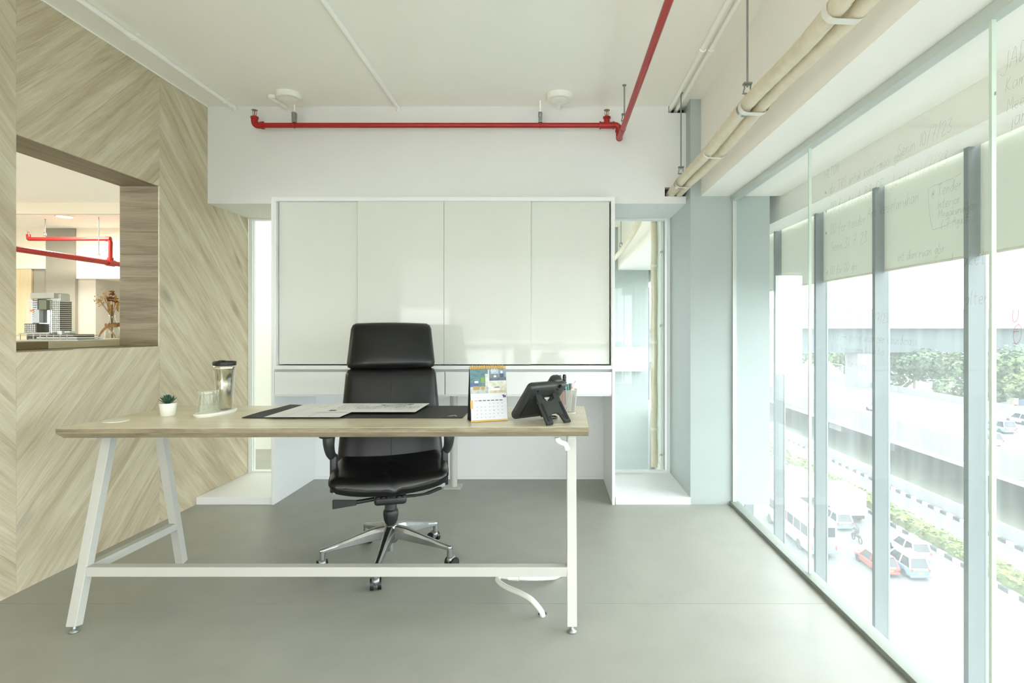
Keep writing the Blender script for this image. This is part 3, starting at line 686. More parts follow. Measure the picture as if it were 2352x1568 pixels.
for ring, (cnt, L, w, el) in enumerate(((8, .043, .0095, 22), (7, .04, .009, 42), (6, .036, .008, 62), (4, .03, .006, 80))):
    me = leaf_mesh(L, w); me.materials.append(m_leaf)
    for i in range(cnt):
        o = bpy.data.objects.new('leaf', me); C.objects.link(o); o.location = sp+Vector((0, 0, .05+.002*ring))
        o.rotation_euler = (0, -math.radians(el+random.uniform(-5, 5)), 2*PI*(i+.37*ring)/cnt+random.uniform(-.1, .1)); adopt(o, su)
# oval tray with tumbler and upturned glass
ta, tbk = dp(466, 956), dp(524, 944); tm = (ta+tbk)/2; tm.z = DZ; td = (tbk-ta); ang = math.atan2(td.y, td.x)
tr = empty('oval_tray', tm, 'white oval tray carrying a drinking glass and travel mug', 'tray')
oval = [(.112*math.cos(t)*(1 if abs(math.cos(t)) < .98 else 1), .052*math.sin(t)) for t in [2*PI*k/40 for k in range(40)]]
oz = MB().prism(oval, 0, .009); 
oz.build('tray_base', m_ceramic, tr, loc=tm, rot=(0, 0, ang))
rimm = MB(); rimm.tube([(.109*math.cos(2*PI*k/40), .049*math.sin(2*PI*k/40), .0075) for k in range(41)], .0065, 10, False)
rimm.build('tray_rim', m_ceramic, tr, loc=tm, rot=(0, 0, ang))
e1 = Vector((math.cos(ang), math.sin(ang), 0))
tp = tm+e1*.054; tp.z = DZ+.0092
mug = empty('travel_mug', tp, 'clear double-wall travel mug with steel liner and black lid', 'mug')
MB().lathe([(0, 0), (.032, 0), (.034, .004), (.0375, .09), (.043, .17), (.0455, .176), (.0455, .178)], 36).build('outer_wall', m_tglass, mug, loc=tp)
MB().lathe([(0, .006), (.026, .006), (.029, .01), (.0345, .12), (.0385, .176), (.0445, .18), (.0455, .20), (0, .20)], 36).build('steel_liner', m_chrome, mug, loc=tp)
MB().lathe([(0, .199), (.046, .199), (.047, .202), (.0475, .214), (.045, .2165), (.041, .2165), (.040, .214), (0, .214)], 36).build('lid', m_plastic, mug, loc=tp)
MB().rbox(.02, 0, .217, .034, .018, .006, .003, 4).build('lid_tab', m_plastic, mug, loc=tp, rot=(0, 0, 2.6))
gp_ = tm-e1*.046; gp_.z = DZ+.0092
MB().lathe([(.046, 0), (.0465, .001), (.0385, .082), (.040, .088), (.040, .095), (.037, .0975), (0, .0975), (0, .080), (.030, .080), (.0355, .076), (.0445, .001), (.046, 0)], 40).build('drinking_glass', m_tglass, None, loc=gp_, label='upturned clear drinking glass on the white tray', cat='glass')
# desk mat, papers
MX0, MX1, MY0, MY1 = -1.283, -.372, 2.352, 2.716
mt = empty('desk_mat', (-.83, 2.53, DZ), 'black desk mat with a small silver triangle logo', 'desk mat')
nx_, ny_ = 40, 12; vs = []
for k, zz in enumerate((.0005, .0032)):
    for j in range(ny_+1):
        for i in range(nx_+1):
            u = i/nx_; v = j/ny_
            lift = .006*math.exp(-(u/.10)**2)*v + .0035*math.exp(-(u/.05)**2)*math.exp(-((v-.35)/.3)**2)
            vs.append((MX0+.04*v*(1-u)*.8+(MX1-MX0-.04*v*(1-u)*.8)*u+.0, MY0+(MY1-MY0)*v, DZ+zz+lift))
n1 = (nx_+1)*(ny_+1); fs = []
for j in range(ny_):
    for i in range(nx_):
        a = j*(nx_+1)+i; q = (a, a+1, a+nx_+2, a+nx_+1); fs.append(tuple(reversed(q))); fs.append(tuple(n1+t for t in q))
bd = [j for j in range(nx_+1)]+[(k+1)*(nx_+1)-1 for k in range(1, ny_+1)]+[ny_*(nx_+1)+nx_-k for k in range(1, nx_+1)]+[(ny_-k)*(nx_+1) for k in range(1, ny_)]
for i in range(len(bd)): a, b = bd[i], bd[(i+1) % len(bd)]; fs.append((a, b, n1+b, n1+a))
MB().add(vs, fs).build('mat_sheet', m_black, mt)
lp = dp(1040, 957); lz = DZ+.0035
lg_ = MB(); lg_.prism([(lp.x-.022, lp.y-.004), (lp.x+.02, lp.y-.004), (lp.x+.004, lp.y+.03)], lz, lz+.0003); lg_.build('triangle_logo', m_chrome, mt)
MB().prism([(lp.x-.006, lp.y-.004), (lp.x+.014, lp.y-.004), (lp.x+.004, lp.y+.016)], lz+.0003, lz+.0005).build('logo_inset', m_black, mt)
m_print = M_('plan_print', (176, 182, 182), .7); m_dark = M_('dark_print', (96, 92, 88), .7)
def paper(name, x0, x1, y0, y1, z, label, skew=0):
    t = empty(name, ((x0+x1)/2, (y0+y1)/2, DZ), label, 'paper')
    MB().prism([(x0, y0), (x1, y0), (x1+skew, y1), (x0+skew, y1)], z, z+.0006).build('sheet', m_paper, t)
    return t
p1 = paper('drawing_sheet', -1.176, -.868, 2.322, 2.722, DZ+.010, 'white drawing sheet lying under the other, overhanging the mat front')
p2 = paper('drawing_sheet', -1.030, -.588, 2.446, 2.728, DZ+.0125, 'white floor plan sheet on top, printed with dense linework')
def rects(t, x0, x1, y0, y1, z, n, seed, mat=None, name='plan_lines', tk=.0016):
    rd = random.Random(seed); mb = MB()
    for _ in range(n):
        w = rd.uniform(.02, .09); h = rd.uniform(.015, .06); x = rd.uniform(x0, x1-w); y = rd.uniform(y0, y1-h)
        for b in ((x, x+w, y, y+tk), (x, x+w, y+h, y+h+tk), (x, x+tk, y, y+h), (x+w, x+w+tk, y, y+h)): mb.box(b[0], b[1], b[2], b[3], z, z+.0001)
    mb.build(name, mat or m_print, t, kind='stuff')
rects(p1, -1.16, -.88, 2.5, 2.71, DZ+.0107, 7, 3); rects(p2, -.98, -.61, 2.5, 2.715, DZ+.0132, 34, 5)
rects(p2, -.80, -.61, 2.55, 2.71, DZ+.0133, 20, 9, tk=.003)
for a, b, c, d in ((-.975, -.945, 2.475, 2.505), (-.68, -.655, 2.68, 2.7), (-.80, -.78, 2.66, 2.68)): box('stamp_print', (a, b, c, d, DZ+.0131, DZ+.0134), m_dark, p2)
for x in (-1.10, -1.0): box('fold_line', (x, x+.001, 2.33, 2.715, DZ+.0106, DZ+.0108), m_print, p1)
# calendar
cl = dp(1081.5, 970); cr = dp(1166.5, 965.5); cl.z = cr.z = DZ
cu = (cr-cl); cw = cu.length; cu.normalize(); cn = Vector((cu.y, -cu.x, 0))   # cn towards the camera
cal = empty('desk_calendar', (cl+cr)/2, 'spiral desk calendar with interior photos beside the phone', 'calendar')
HT, TD = .218, .075
MC = basis(cl, cu, -cn, (0, 0, 1))      # x along, y back, z up
def quad3(pts, name, mat, parent, t=.0018): 
    a, b, c, d = [Vector(p) for p in pts]; n = (b-a).cross(d-a).normalized()*t
    return MB().add([a, b, c, d, a-n, b-n, c-n, d-n], [(0, 1, 2, 3), (7, 6, 5, 4), (0, 4, 5, 1), (1, 5, 6, 2), (2, 6, 7, 3), (3, 7, 4, 0)], False, MC).build(name, mat, parent)
sl = TD/2/HT
def fpnt(x, z, o=0): return (x, z*sl-o, z+o*sl*.5)
bd_ = M_('calendar_board', (30, 30, 28), .6)
b1 = quad3((fpnt(0, 0), fpnt(cw, 0), fpnt(cw, HT), fpnt(0, HT)), 'front_board', bd_, cal)
quad3(((cw, TD, 0), (0, TD, 0), (0, TD/2+.001, HT), (cw, TD/2+.001, HT)), 'back_board', bd_, cal)
quad3(((0, 0, .002), (0, TD, .002), (cw, TD, .002), (cw, 0, .002)), 'floor_board', bd_, cal)
pg = quad3((fpnt(.002, .006, .001), fpnt(cw-.001, .006, .001), fpnt(cw-.001, HT, .001), fpnt(.002, HT, .001)), 'page', m_calpage, cal, .0008)
def onpage(x0, x1, z0, z1, name, mat, o=.0016): return quad3((fpnt(cw*x0, HT*z0, o), fpnt(cw*x1, HT*z0, o), fpnt(cw*x1, HT*z1, o), fpnt(cw*x0, HT*z1, o)), name, mat, pg, .0003)
def cm_(n, c): return M_(n, c, .5, noise=.25, nscale=90)
# printed photos
teal = cm_('photo_teal', (84, 118, 124)); gry = cm_('photo_grey', (120, 136, 146)); crm = cm_('photo_cream', (196, 198, 180)); flr = cm_('photo_floor', (172, 178, 174))
onpage(.01, .50, .51, .955, 'photo_print', teal); onpage(.01, .50, .51, .63, 'photo_print', flr, .0019); onpage(.01, .22, .63, .70, 'photo_print', cm_('photo_blue', (76, 96, 140)), .0022)
for a, b in ((.09, .26), (.30, .40)): onpage(a, b, .575, .645, 'photo_print', M_('photo_brass', (164, 140, 84), .5), .0025)
onpage(.30, .40, .70, .80, 'photo_print', M_('photo_plant', (110, 150, 70), .5), .0022); onpage(.42, .50, .63, .86, 'photo_print', crm, .0022); onpage(.13, .23, .70, .735, 'photo_print', m_paper, .0025)
onpage(.53, .995, .735, .955, 'photo_print', gry); onpage(.53, .995, .735, .80, 'photo_print', cm_('photo_slate', (84, 94, 104)), .0019); onpage(.54, .78, .78, .85, 'photo_print', cm_('photo_sofa', (110, 120, 122)), .0022); onpage(.82, .93, .80, .86, 'photo_print', cm_('photo_navy', (50, 66, 92)), .0022); onpage(.85, .90, .87, .91, 'photo_print', m_paper, .0022); onpage(.58, .78, .86, .955, 'photo_print', cm_('photo_curtain', (168, 180, 190)), .0022); onpage(.66, .72, .80, .83, 'photo_print', m_paper, .0025)
onpage(.53, .995, .51, .72, 'photo_print', crm); onpage(.53, .995, .51, .56, 'photo_print', cm_('photo_bed', (190, 180, 150)), .0019); onpage(.55, .80, .56, .60, 'photo_print', m_paper, .0022); onpage(.66, .80, .60, .625, 'photo_print', cm_('photo_headboard', (130, 136, 128)), .0025)
onpage(0, 1, .955, 1, 'gold_band', m_gold); onpage(0, 1, .005, .035, 'gold_band', m_gold); onpage(.0, .07, .24, .39, 'gold_tab', m_gold)
ht = MB(); 
onpage(.89, .97, .425, .465, 'heart_emblem', M_('emblem_purple', (92, 60, 112), .5)); onpage(.87, .93, .455, .475, 'heart_emblem', M_('emblem_purple2', (92, 60, 112), .5))
onpage(.06, .28, .43, .434, 'printed_text', m_print)
for k in range(7): onpage(.11+.113*k, .195+.113*k, .372, .388, 'weekday_heading', m_gold if k == 0 else m_dark)
dn = M_('digit_print', (150, 152, 156), .6)
for r in range(5):
    onpage(.12, .91, .335-.062*r, .337-.062*r, 'week_rule', m_print)
    for k in range(7):
        if (r == 0 and k < 3) or (r == 4 and k > 4): continue
        onpage(.165+.113*k, .19+.113*k, .318-.062*r, .33-.062*r, 'day_number', M_('digit_red', (200, 60, 60), .6) if (r, k) == (2, 4) else dn)
for k in range(14):
    x = cw*(.06+.065*k)
    MB().tube([MC @ Vector((x, TD/2+.010*math.cos(t), HT-.004+.009*math.sin(t))) for t in [2*PI*j/10 for j in range(11)]], .0014, 6, False).build('spiral_ring', m_gold, cal)
# desk phone, seen from behind
BL = Vector((-.165, 2.285, DZ)); aw = math.radians(40); pw = Vector((math.cos(aw), math.sin(aw), 0)); pf = Vector((math.sin(aw), -math.cos(aw), 0))
ph = empty('desk_phone', BL+pw*.095+pf*.06, 'black desk phone on its wall-mount stand, seen from behind', 'phone')
MP = basis(BL, pw, pf, (0, 0, 1))        # x along width, y towards camera, z up  (left-handed on purpose handled below)
if MP.determinant() < 0: MP = basis(BL+pw*.19, -pw, pf, (0, 0, 1))
FL = MP.col[0].xyz.dot(pw) < 0
def px_(x): return .19-x if FL else x
tl = math.atan2(.142, .125)
MS = MP @ Matrix.Rotation(tl, 4, 'X')    # y axis up the slab, z = out of the back/top
def slabfn(p): return p
bodyL = .19
def mslab(mb, name, mat, bev=0):
    o = mb.build(name, mat, None, bev); o.matrix_basis = MP @ Matrix.Translation((0, 0, .012)) @ Matrix.Rotation(tl, 4, 'X'); adopt(o, ph); return o
mslab(MB().rbox(.095, bodyL/2, .002, .19, bodyL, .036, .015, 10), 'phone_body', m_plastic2)
BK = -.017                                # the back face lies at -z of the slab frame
mslab(MB().rbox(.095, .08, BK, .15, .11, .006, .003, 4), 'back_recess', m_plastic)
hx = .152
if FL: hx = .19-hx
hn = mslab(MB().rbox(hx, bodyL/2-.004, .032, .048, .20, .028, .013, 10, lambda p: Vector((p.x, p.y, p.z+.010*(abs(p.y)/.107)**2*(-1 if False else 0)))), 'handset', m_plastic2)
mslab(MB().rbox(hx, bodyL/2+.078, .024, .05, .046, .044, .014, 6), 'handset_earpiece', m_plastic2)
for sx in (.04, .14): mslab(MB().cyl((px_(sx), bodyL-.022, BK-.0035), (px_(sx), bodyL-.022, BK+.002), .004, n=12), 'screw_hole', m_hole)
for sx in (.145,): mslab(MB().box(px_(sx)-.004, px_(sx)+.004, bodyL-.012, bodyL+.002, -.02, -.012), 'hook_slot', m_hole)
mslab(MB().box(px_(.092)-.024, px_(.092)+.024, .100, .130, BK-.0052, BK-.0036), 'label_sticker', m_paper)
for r in range(3): mslab(MB().box(px_(.092)-.018, px_(.092)+.018-.008*r, .122-.008*r, .124-.008*r, BK-.0056, BK-.0052), 'printed_text', m_print)
# stand: plate with two feet
p0 = Vector((0, .100, .118)); p1 = Vector((0, .186, .004)); sd = (p1-p0); Ls = sd.length; sd.normalize()
MSd = basis(p0, (1, 0, 0), sd, Vector((1, 0, 0)).cross(sd))
def mst(mb, name, mat, bev=0, par=None):
    o = mb.build(name, mat, None, bev); o.matrix_basis = MP @ MSd; adopt(o, par or ph); return o
w0, w1 = .042, .150
sh = []
outer = [(w0, .0), (w0+.022, 0), (w0+.026, .035), (w0+.04, .045), (w1-.04, .045), (w1-.026, .035), (w1-.022, 0), (w1, 0), (w1+.006, Ls), (w1-.024, Ls), (w1-.032, Ls-.035), (w1-.042, Ls-.045), (w0+.042, Ls-.045), (w0+.032, Ls-.035), (w0+.024, Ls), (w0-.006, Ls)]
bm = bmesh.new(); vv = [bm.verts.new((x, y, 0)) for x, y in outer]; f = bm.faces.new(vv); r = bmesh.ops.triangulate(bm, faces=[f]); g = bmesh.ops.extrude_face_region(bm, geom=bm.faces[:])
for e in g['geom']:
    if isinstance(e, bmesh.types.BMVert): e.co.z += .010
bmesh.ops.recalc_face_normals(bm, faces=bm.faces[:])
me = bpy.data.meshes.new('stand_plate'); bm.to_mesh(me); bm.free(); me.materials.append(m_plastic2)
so = bpy.data.objects.new('phone_stand', me); C.objects.link(so); so.matrix_basis = MP @ MSd @ Matrix.Translation((0, 0, -.005)); adopt(so, ph)
zf = 1 if (MP @ MSd).col[2].y < 0 else -1
for xx in (w0+.007, w1-.007): mst(MB().box(xx-.0055, xx+.0055, .052, Ls-.012, zf*.0052-.001, zf*.0052+.001), 'stand_slot', m_hole, par=so)
for xx in (w0+.022, w1-.022):
    mst(MB().cyl((xx, Ls-.03, zf*.0045), (xx, Ls-.03, zf*.0062), .004, n=12), 'keyhole', m_hole, par=so); mst(MB().box(xx-.0016, xx+.0016, Ls-.03, Ls-.016, zf*.0052-.001, zf*.0052+.001), 'keyhole', m_hole, par=so)
MB().tube(bez([BL+pw*.12+pf*.03+Vector((0, 0, .02)), BL+pw*.13+pf*.07+Vector((0, 0, .008)), BL+pw*.16+pf*.09+Vector((0, 0, .006)), BL+pw*.19+pf*.05+Vector((0, 0, .006)), BL+pw*.13+pf*.03+Vector((0, 0, .01))], 6), .0035, 8).build('phone_cord', m_plastic, ph)
# mesh pen cup with pens
cp = dp(1305, 951); cp.z = DZ; cp += Vector((.0, .045, 0))
cup = empty('pen_cup', cp, 'white wire-mesh pen cup behind the phone', 'pen holder')
def sqr(t, r, n=4.5): c, s = math.cos(t), math.sin(t); k = (abs(c)**n+abs(s)**n)**(-1/n); return (r*k*c, r*k*s)
nn, mmr = 72, 30; vs = []; fs = []
for j in range(mmr+1):
    z = .006+.096*j/mmr; r = .032+.007*j/mmr
    for i in range(nn):
        x, y = sqr(2*PI*(i+.5*(j % 2))/nn, r); vs.append((x, y, z))
for j in range(mmr-1):
    for i in range(nn):
        if j % 2 == 0: fs.append((j*nn+i, (j+1)*nn+i, (j+2)*nn+i, (j+1)*nn+(i-1) % nn))
        else: fs.append((j*nn+i, (j+1)*nn+(i+1) % nn, (j+2)*nn+i, (j+1)*nn+i))
mo = MB().add(vs, fs).build('wire_mesh', m_steel, cup, loc=cp, kind='stuff'); wf = mo.modifiers.new('wire', 'WIREFRAME'); wf.thickness = .0011
MB().tube([(*sqr(2*PI*k/48, .0392), .102) for k in range(49)], .0016, 6, False).build('rim_wire', m_steel, cup, loc=cp)
MB().prism([sqr(2*PI*k/32, .033) for k in range(32)], 0, .006).build('cup_base', m_steel, cup, loc=cp)
def pen(name, label, bx, by, tx, ty, L, r, mats, tip='cap'):
    b = cp+Vector((bx, by, .0085)); d = Vector((tx-bx, ty-by, 0)); hz = math.sqrt(max(.0001, L*L-d.length**2)); d.z = hz; d.normalize(); t = b+d*L
    e = empty(name, b, label, {'pencil': 'pencil', 'marker': 'marker', 'pen': 'pen'}.get(name.split('_')[-1], 'pen'))
    k = b+d*(L*.78)
    MB().cyl(b, k, r, n=12).build('barrel', mats[0], e)
    if tip == 'pencil': MB().cyl(k, b+d*(L*.93), r, n=8).build('barrel', mats[0], e); MB().cyl(b+d*(L*.93), b+d*(L*.99), r, .0006, n=8).build('sharpened_wood', mats[1], e); MB().cyl(b+d*(L*.985), t, .0011, .0003, n=6).build('lead', m_plastic, e)
    elif tip == 'brush':
        MB().cyl(k, b+d*(L*.86), r*1.4, r*2.2, n=12).build('collar', mats[1], e); MB().rbox(0, 0, 0, .016, .014, .034, .007, 8, lambda p: Vector((p.x*(1+.12*math.sin(p.z*500)), p.y, p.z))).build('knob', mats[1], e, loc=b+d*(L*.97))
    else: MB().cyl(k, t, r*1.06, r*.98, n=12).build('cap', mats[1], e)
    return e
mk = lambda n, c: M_(n, c, .4)
pw_ = mk('marker_white', (226, 228, 216)); 
pen('board_marker', 'blue-capped marker leaning in the pen cup', -.010, .010, -.036, .008, .158, .0062, (mk('marker_blue', (44, 66, 150)), mk('marker_blue2', (40, 58, 148))))
pen('board_marker', 'orange-red marker just behind the blue-capped one', -.004, .016, -.040, .024, .150, .0055, (mk('marker_coral', (232, 90, 80)), mk('marker_orange', (238, 110, 70))))
pen('brush_pen', 'black pen with a knobbly sculpted top in the pen cup', -.012, -.004, -.016, -.014, .150, .0045, (m_plastic, m_plastic), 'brush')
pen('twin_marker', 'white marker with a teal end in the pen cup', .006, -.016, -.002, -.024, .120, .0058, (pw_, mk('marker_teal', (70, 140, 130))))
pen('twin_marker', 'grey marker with a dark grey end in the pen cup', .006, -.004, .009, -.010, .121, .0058, (mk('marker_grey', (170, 172, 162)), mk('marker_dgrey', (96, 92, 88))))
pen('twin_marker', 'pale marker with a light pink end in the pen cup', .008, .004, .019, -.004, .122, .0058, (pw_, mk('marker_pink', (216, 200, 204))))
pen('wood_pencil', 'long white pencil with sharpened wooden tip', -.006, -.020, .034, .012, .142, .0036, (pw_, mk('pencil_wood', (208, 160, 104))), 'pencil')
pen('wood_pencil', 'short white pencil with sharpened tip at the cup front', -.018, -.022, .020, -.026, .116, .0036, (pw_, mk('pencil_wood2', (208, 150, 90))), 'pencil')
pen('highlighter_pen', 'pink highlighter standing low in the mesh cup', -.02, -.018, -.022, -.02, .085, .007, (mk('pink', (236, 150, 160)), mk('pink2', (232, 120, 140))))
# ================================================================ CEILING SERVICES
def tubeo(pts, r, name, mat, parent=None, n=14, **k): return MB().tube(pts, r, n).build(name, mat, parent, **k)
YP, ZP = 3.655, 2.427; XP0, XP1 = -1.905, .405; RP = .0165
rp = empty('sprinkler_pipe', (-.7, YP, ZP), 'red fire sprinkler pipe along the cross beam and ceiling', 'pipe')
tubeo([(XP0+.02, YP, ZP), (XP1-.06, YP, ZP)], RP, 'branch_pipe', m_red, rp)
# left elbow
tubeo(bez([(XP0+.045, YP, ZP), (XP0+.02, YP, ZP), (XP0+.002, YP, ZP+.006), (XP0-.006, YP, ZP+.025), (XP0-.006, YP, ZP+.05)], 6), RP*1.28, 'elbow', m_red, rp)
for x in (XP0+.045,): MB().cyl((x-.006, YP, ZP), (x+.006, YP, ZP), RP*1.5, n=18).build('collar', m_red, rp)
MB().cyl((XP0-.006, YP, ZP+.044), (XP0-.006, YP, ZP+.054), RP*1.5, n=18).build('collar', m_red, rp)
# tee and offset down to the main
xt = .352
MB().cyl((xt-.045, YP, ZP), (xt+.045, YP, ZP), RP*1.28, n=18).build('tee', m_red, rp)
MB().cyl((xt, YP, ZP), (xt, YP, ZP+.05), RP*1.2, n=18).build('tee', m_red, rp)
for x in (xt-.043, xt+.043): MB().cyl((x-.005, YP, ZP), (x+.005, YP, ZP), RP*1.5, n=18).build('collar', m_red, rp)
MB().cyl((xt, YP, ZP+.044), (xt, YP, ZP+.054), RP*1.5, n=18).build('collar', m_red, rp)
XM, ZM = .43, 2.335
tubeo(bez([(xt+.04, YP, ZP), (XM-.02, YP, ZP), (XM-.003, YP, ZP-.012), (XM, YP, ZP-.035), (XM, YP, ZM+.03), (XM, YP-.006, ZM+.008), (XM, YP-.03, ZM)], 6), RP*1.22, 'elbow', m_red, rp)
MB().cyl((XM, YP, ZP-.03), (XM, YP, ZP-.042), RP*1.5, n=18).build('collar', m_red, rp)
tubeo([(XM, YP-.02, ZM), (XM+.012, -3.38, ZM)], RP*1.02, 'main_pipe', m_red, rp)
MB().cyl((XM, YP-.20, ZM), (XM, YP-.19, ZM), RP*1.15, n=18).build('collar', m_red, rp)
def sprinkler(x, z, label, y=None):
    y = YP if y is None else y
    t = empty('fire_sprinkler', (x, y, z), label, 'sprinkler', 'sprinkler heads')
    MB().cyl((x, y, z), (x, y, z+.012), .012, n=6).build('nut', m_brass, t)
    for s in (-1, 1): tubeo(bez([(x+s*.010, y, z+.012), (x+s*.013, y, z+.024), (x+s*.010, y, z+.036), (x, y, z+.042)], 4), .0022, 'frame_arm', m_brass, t, 6)
    MB().cyl((x, y, z+.012), (x, y, z+.038), .0028, n=8).build('glass_bulb', m_red, t)
    MB().cyl((x, y, z+.042), (x, y, z+.0445), .019, n=20).build('deflector', m_brass, t)
sprinkler(XP0-.006, ZP+.054, 'brass sprinkler head on the elbow end of the red pipe')
sprinkler(xt, ZP+.054, 'brass sprinkler head on the tee of the red pipe')
def hanger(x, label):
    t = empty('pipe_hanger', (x, YP, ZP), label, 'pipe hanger', 'clamps holding the red pipe')
    MB().cyl((x, YP, ZP+.075), (x, YP, ZC), .006, n=10).build('rod', m_cond, t)
    MB().rbox(x, YP, ZP+.066, .026, .034, .034, .005, 5).build('beam_clamp', m_zinc, t)
    box('strap', (x-.012, x+.012, YP-.014, YP+.014, ZP+.016, ZP+.052), m_zinc, t, .002)
    MB().tube([(x, YP+math.cos(q)*RP*1.07, ZP+math.sin(q)*RP*1.07) for q in [2*PI*k/16 for k in range(17)]], .003, 6, False).build('saddle_ring', m_red, t)
    MB().cyl((x, YP-.018, ZP+.03), (x, YP-.010, ZP+.03), .005, n=6).build('bolt', m_zinc, t)
hanger((676-VX)/FPX*YP, 'zinc clamp hanger on the red pipe by the round lamp with conduit'); hanger((1241-VX)/FPX*YP, 'zinc clamp hanger on the red pipe near the plain round lamp')
def rodhanger(x, y, z, label, r, w=.03, grp='threaded rod hangers'):
    t = empty('rod_hanger', (x, y, ZC), label, 'pipe hanger', grp)
    MB().cyl((x, y, z+r+.045), (x, y, ZC), .0045, n=8).build('threaded_rod', m_zinc, t)
    MB().cyl((x, y, ZC-.004), (x, y, ZC), .012, n=12).build('ceiling_anchor', m_zinc, t)
    box('nut_plate', (x-.017, x+.017, y-.012, y+.012, z+r+.055, z+r+.061), m_zinc, t)
    for s in (-1, 1): tubeo(bez([(x+s*.015, y, z+r+.058), (x+s*.012, y, z+r+.04), (x+s*.016, y, z+r+.026), (x+s*.008, y, z+r+.012)], 4), .003, 'clevis_arm', m_zinc, t, 6)
    MB().cyl((x-.02, y, z+r+.018), (x+.02, y, z+r+.018), .0035, n=6).build('cross_bolt', m_zinc, t)
    return t
rodhanger(XM+.005, 3.42, ZM, 'thin rod hanger on the red pipe next to its bend', RP)
# round surface lamps
def roundlamp(px, py, label):
    d = (ZC-.015-H)*FPX/(VY-py); x = (px-VX)/FPX*d
    t = empty('surface_lamp', (x, d, ZC), label, 'ceiling lamp', 'round ceiling lamps')
    MB().lathe([(.078, .034), (.078, .003), (.074, 0), (.055, 0), (.052, .003), (0, .003)], 36).build('housing', m_lamp, t, loc=(x, d, ZC-.034))
    MB().lathe([(.052, .0026), (.048, .0012), (0, .0012)], 36).build('diffuser', m_cond, t, loc=(x, d, ZC-.034))
    return x, d
lx, ly = roundlamp(663, 221, 'round white ceiling lamp with a bent conduit beside it')
rx, ry = roundlamp(1285, 223, 'round white ceiling lamp without conduit, between pipe clamp and sprinkler')
cd = empty('lamp_conduit', (lx-.1, ly, ZC), 'bent white conduit feeding the round ceiling lamp', 'conduit')
tubeo(bez([(lx-.075, ly, ZC-.016), (lx-.115, ly, ZC-.014), (lx-.128, ly+.02, ZC-.014), (lx-.115, ly+.07, ZC-.014), (lx-.10, 3.745, ZC-.014)], 6), .011, 'conduit_pipe', m_cond, cd, 10)
MB().cyl((lx-.111, ly+.085, ZC-.014), (lx-.108, ly+.105, ZC-.014), .0135, n=12).build('coupling', m_cond, cd)
tubeo([(rx-.0, ry+.075, ZC-.014), (rx-.0, 3.74, ZC-.014)], .011, 'conduit_stub', m_cond, None, 10, label='short white conduit stub behind the plain round lamp', cat='conduit')
# ceiling conduits running front to back
def run(x, label, y1=3.74, rr=.0128, end=True, cl=(2.0, 2.9, 3.55)):
    t = empty('ceiling_conduit', (x, y1, ZC-.014), label, 'conduit', 'white conduits on the ceiling')
    tubeo([(x, -3.38, ZC-.0145), (x, y1-.02, ZC-.0145)], rr, 'conduit_pipe', m_cond, t, 12)
    if end: tubeo(bez([(x, y1-.03, ZC-.0145), (x, y1-.008, ZC-.018), (x, y1+.004, ZC-.028)], 4), rr*1.18, 'end_elbow', m_cond, t, 12)
    for y in cl:
        MB().tube([(x+math.cos(q)*(rr+.002), y, ZC-.0145+math.sin(q)*(rr+.002)) for q in [PI+PI*k/10 for k in range(11)]], .004, 6, False).build('saddle_clip', m_cond, t)
        box('clip_foot', (x+rr, x+rr+.018, y-.006, y+.006, ZC-.003, ZC), m_cond, t)
run(-2.085, 'white ceiling conduit close to the oak wall', cl=(2.83, 3.62)); run(-1.011, 'white ceiling conduit over the middle of the room', cl=())
run(.782, 'white ceiling conduit of the pair beside the side beam, nearer the red pipe', 3.9, end=False, cl=(2.95,)); run(.826, 'white ceiling conduit of the pair beside the side beam, nearer the beam', 3.9, end=False, cl=(2.95,))
# wrapped refrigerant pipes
def wrapped(x, z, r, label, ph_):
    t = empty('insulated_pipe', (x, 3, z), label, 'pipe', 'wrapped pipes under the ceiling')
    pts = []; rr = []
    N_ = 420; y0, y1 = -3.38, 4.6
    for k in range(N_+1):
        y = y0+(y1-y0)*k/N_
        sag = -.013*(.5-.5*math.cos(2*PI*(y-2.28)/1.22))
        pts.append((x+.004*math.sin(y*4.1+ph_), y, z+sag+.003*math.sin(y*6.3+ph_)))
        rr.append(r*(1+.035*math.sin(y*9+ph_*2)+(.03 if (k % 4) < 2 else 0)))
    tubeo(pts, rr, 'wrap', m_lag, t, 18); return t
w1_ = wrapped(.787, 2.025, .0265, 'beige cloth-wrapped pipe, nearer the room of the pair under the ceiling', 0)
w2_ = wrapped(.845, 2.015, .0235, 'beige cloth-wrapped pipe, nearer the side beam of the pair', 2)
def binder(y, mat, wdt, name, label, zz=0):
    path = []
    for q in range(13): a = PI/2+PI*q/12; path.append((.787+math.cos(a)*.030, 2.02+math.sin(a)*.031))
    for q in range(13): a = -PI/2+PI*q/12; path.append((.845+math.cos(a)*.028, 2.015+math.sin(a)*.028))
    path.append(path[0]); n = len(path)
    sg = -.013*(.5-.5*math.cos(2*PI*(y-2.28)/1.22))
    vs = [(a, y-wdt/2, b+sg) for a, b in path]+[(a, y+wdt/2, b+sg) for a, b in path]
    return MB().add(vs, [(i, i+1, n+i+1, n+i) for i in range(n-1)], True).build(name, mat, None, label=label, cat='strap', group='straps round the wrapped pipes')
binder(2.30, m_strap, .035, 'pipe_strap', 'white strap round the wrapped pipes at the long rod hanger'); binder(2.85, m_strap, .022, 'pipe_strap', 'white strap round the wrapped pipes midway between hangers'); binder(1.585, m_strap, .03, 'pipe_strap', 'white strap round the wrapped pipes at the top frame edge'); binder(3.50, m_strap, .022, 'pipe_strap', 'white strap round the wrapped pipes next to the beam hole')
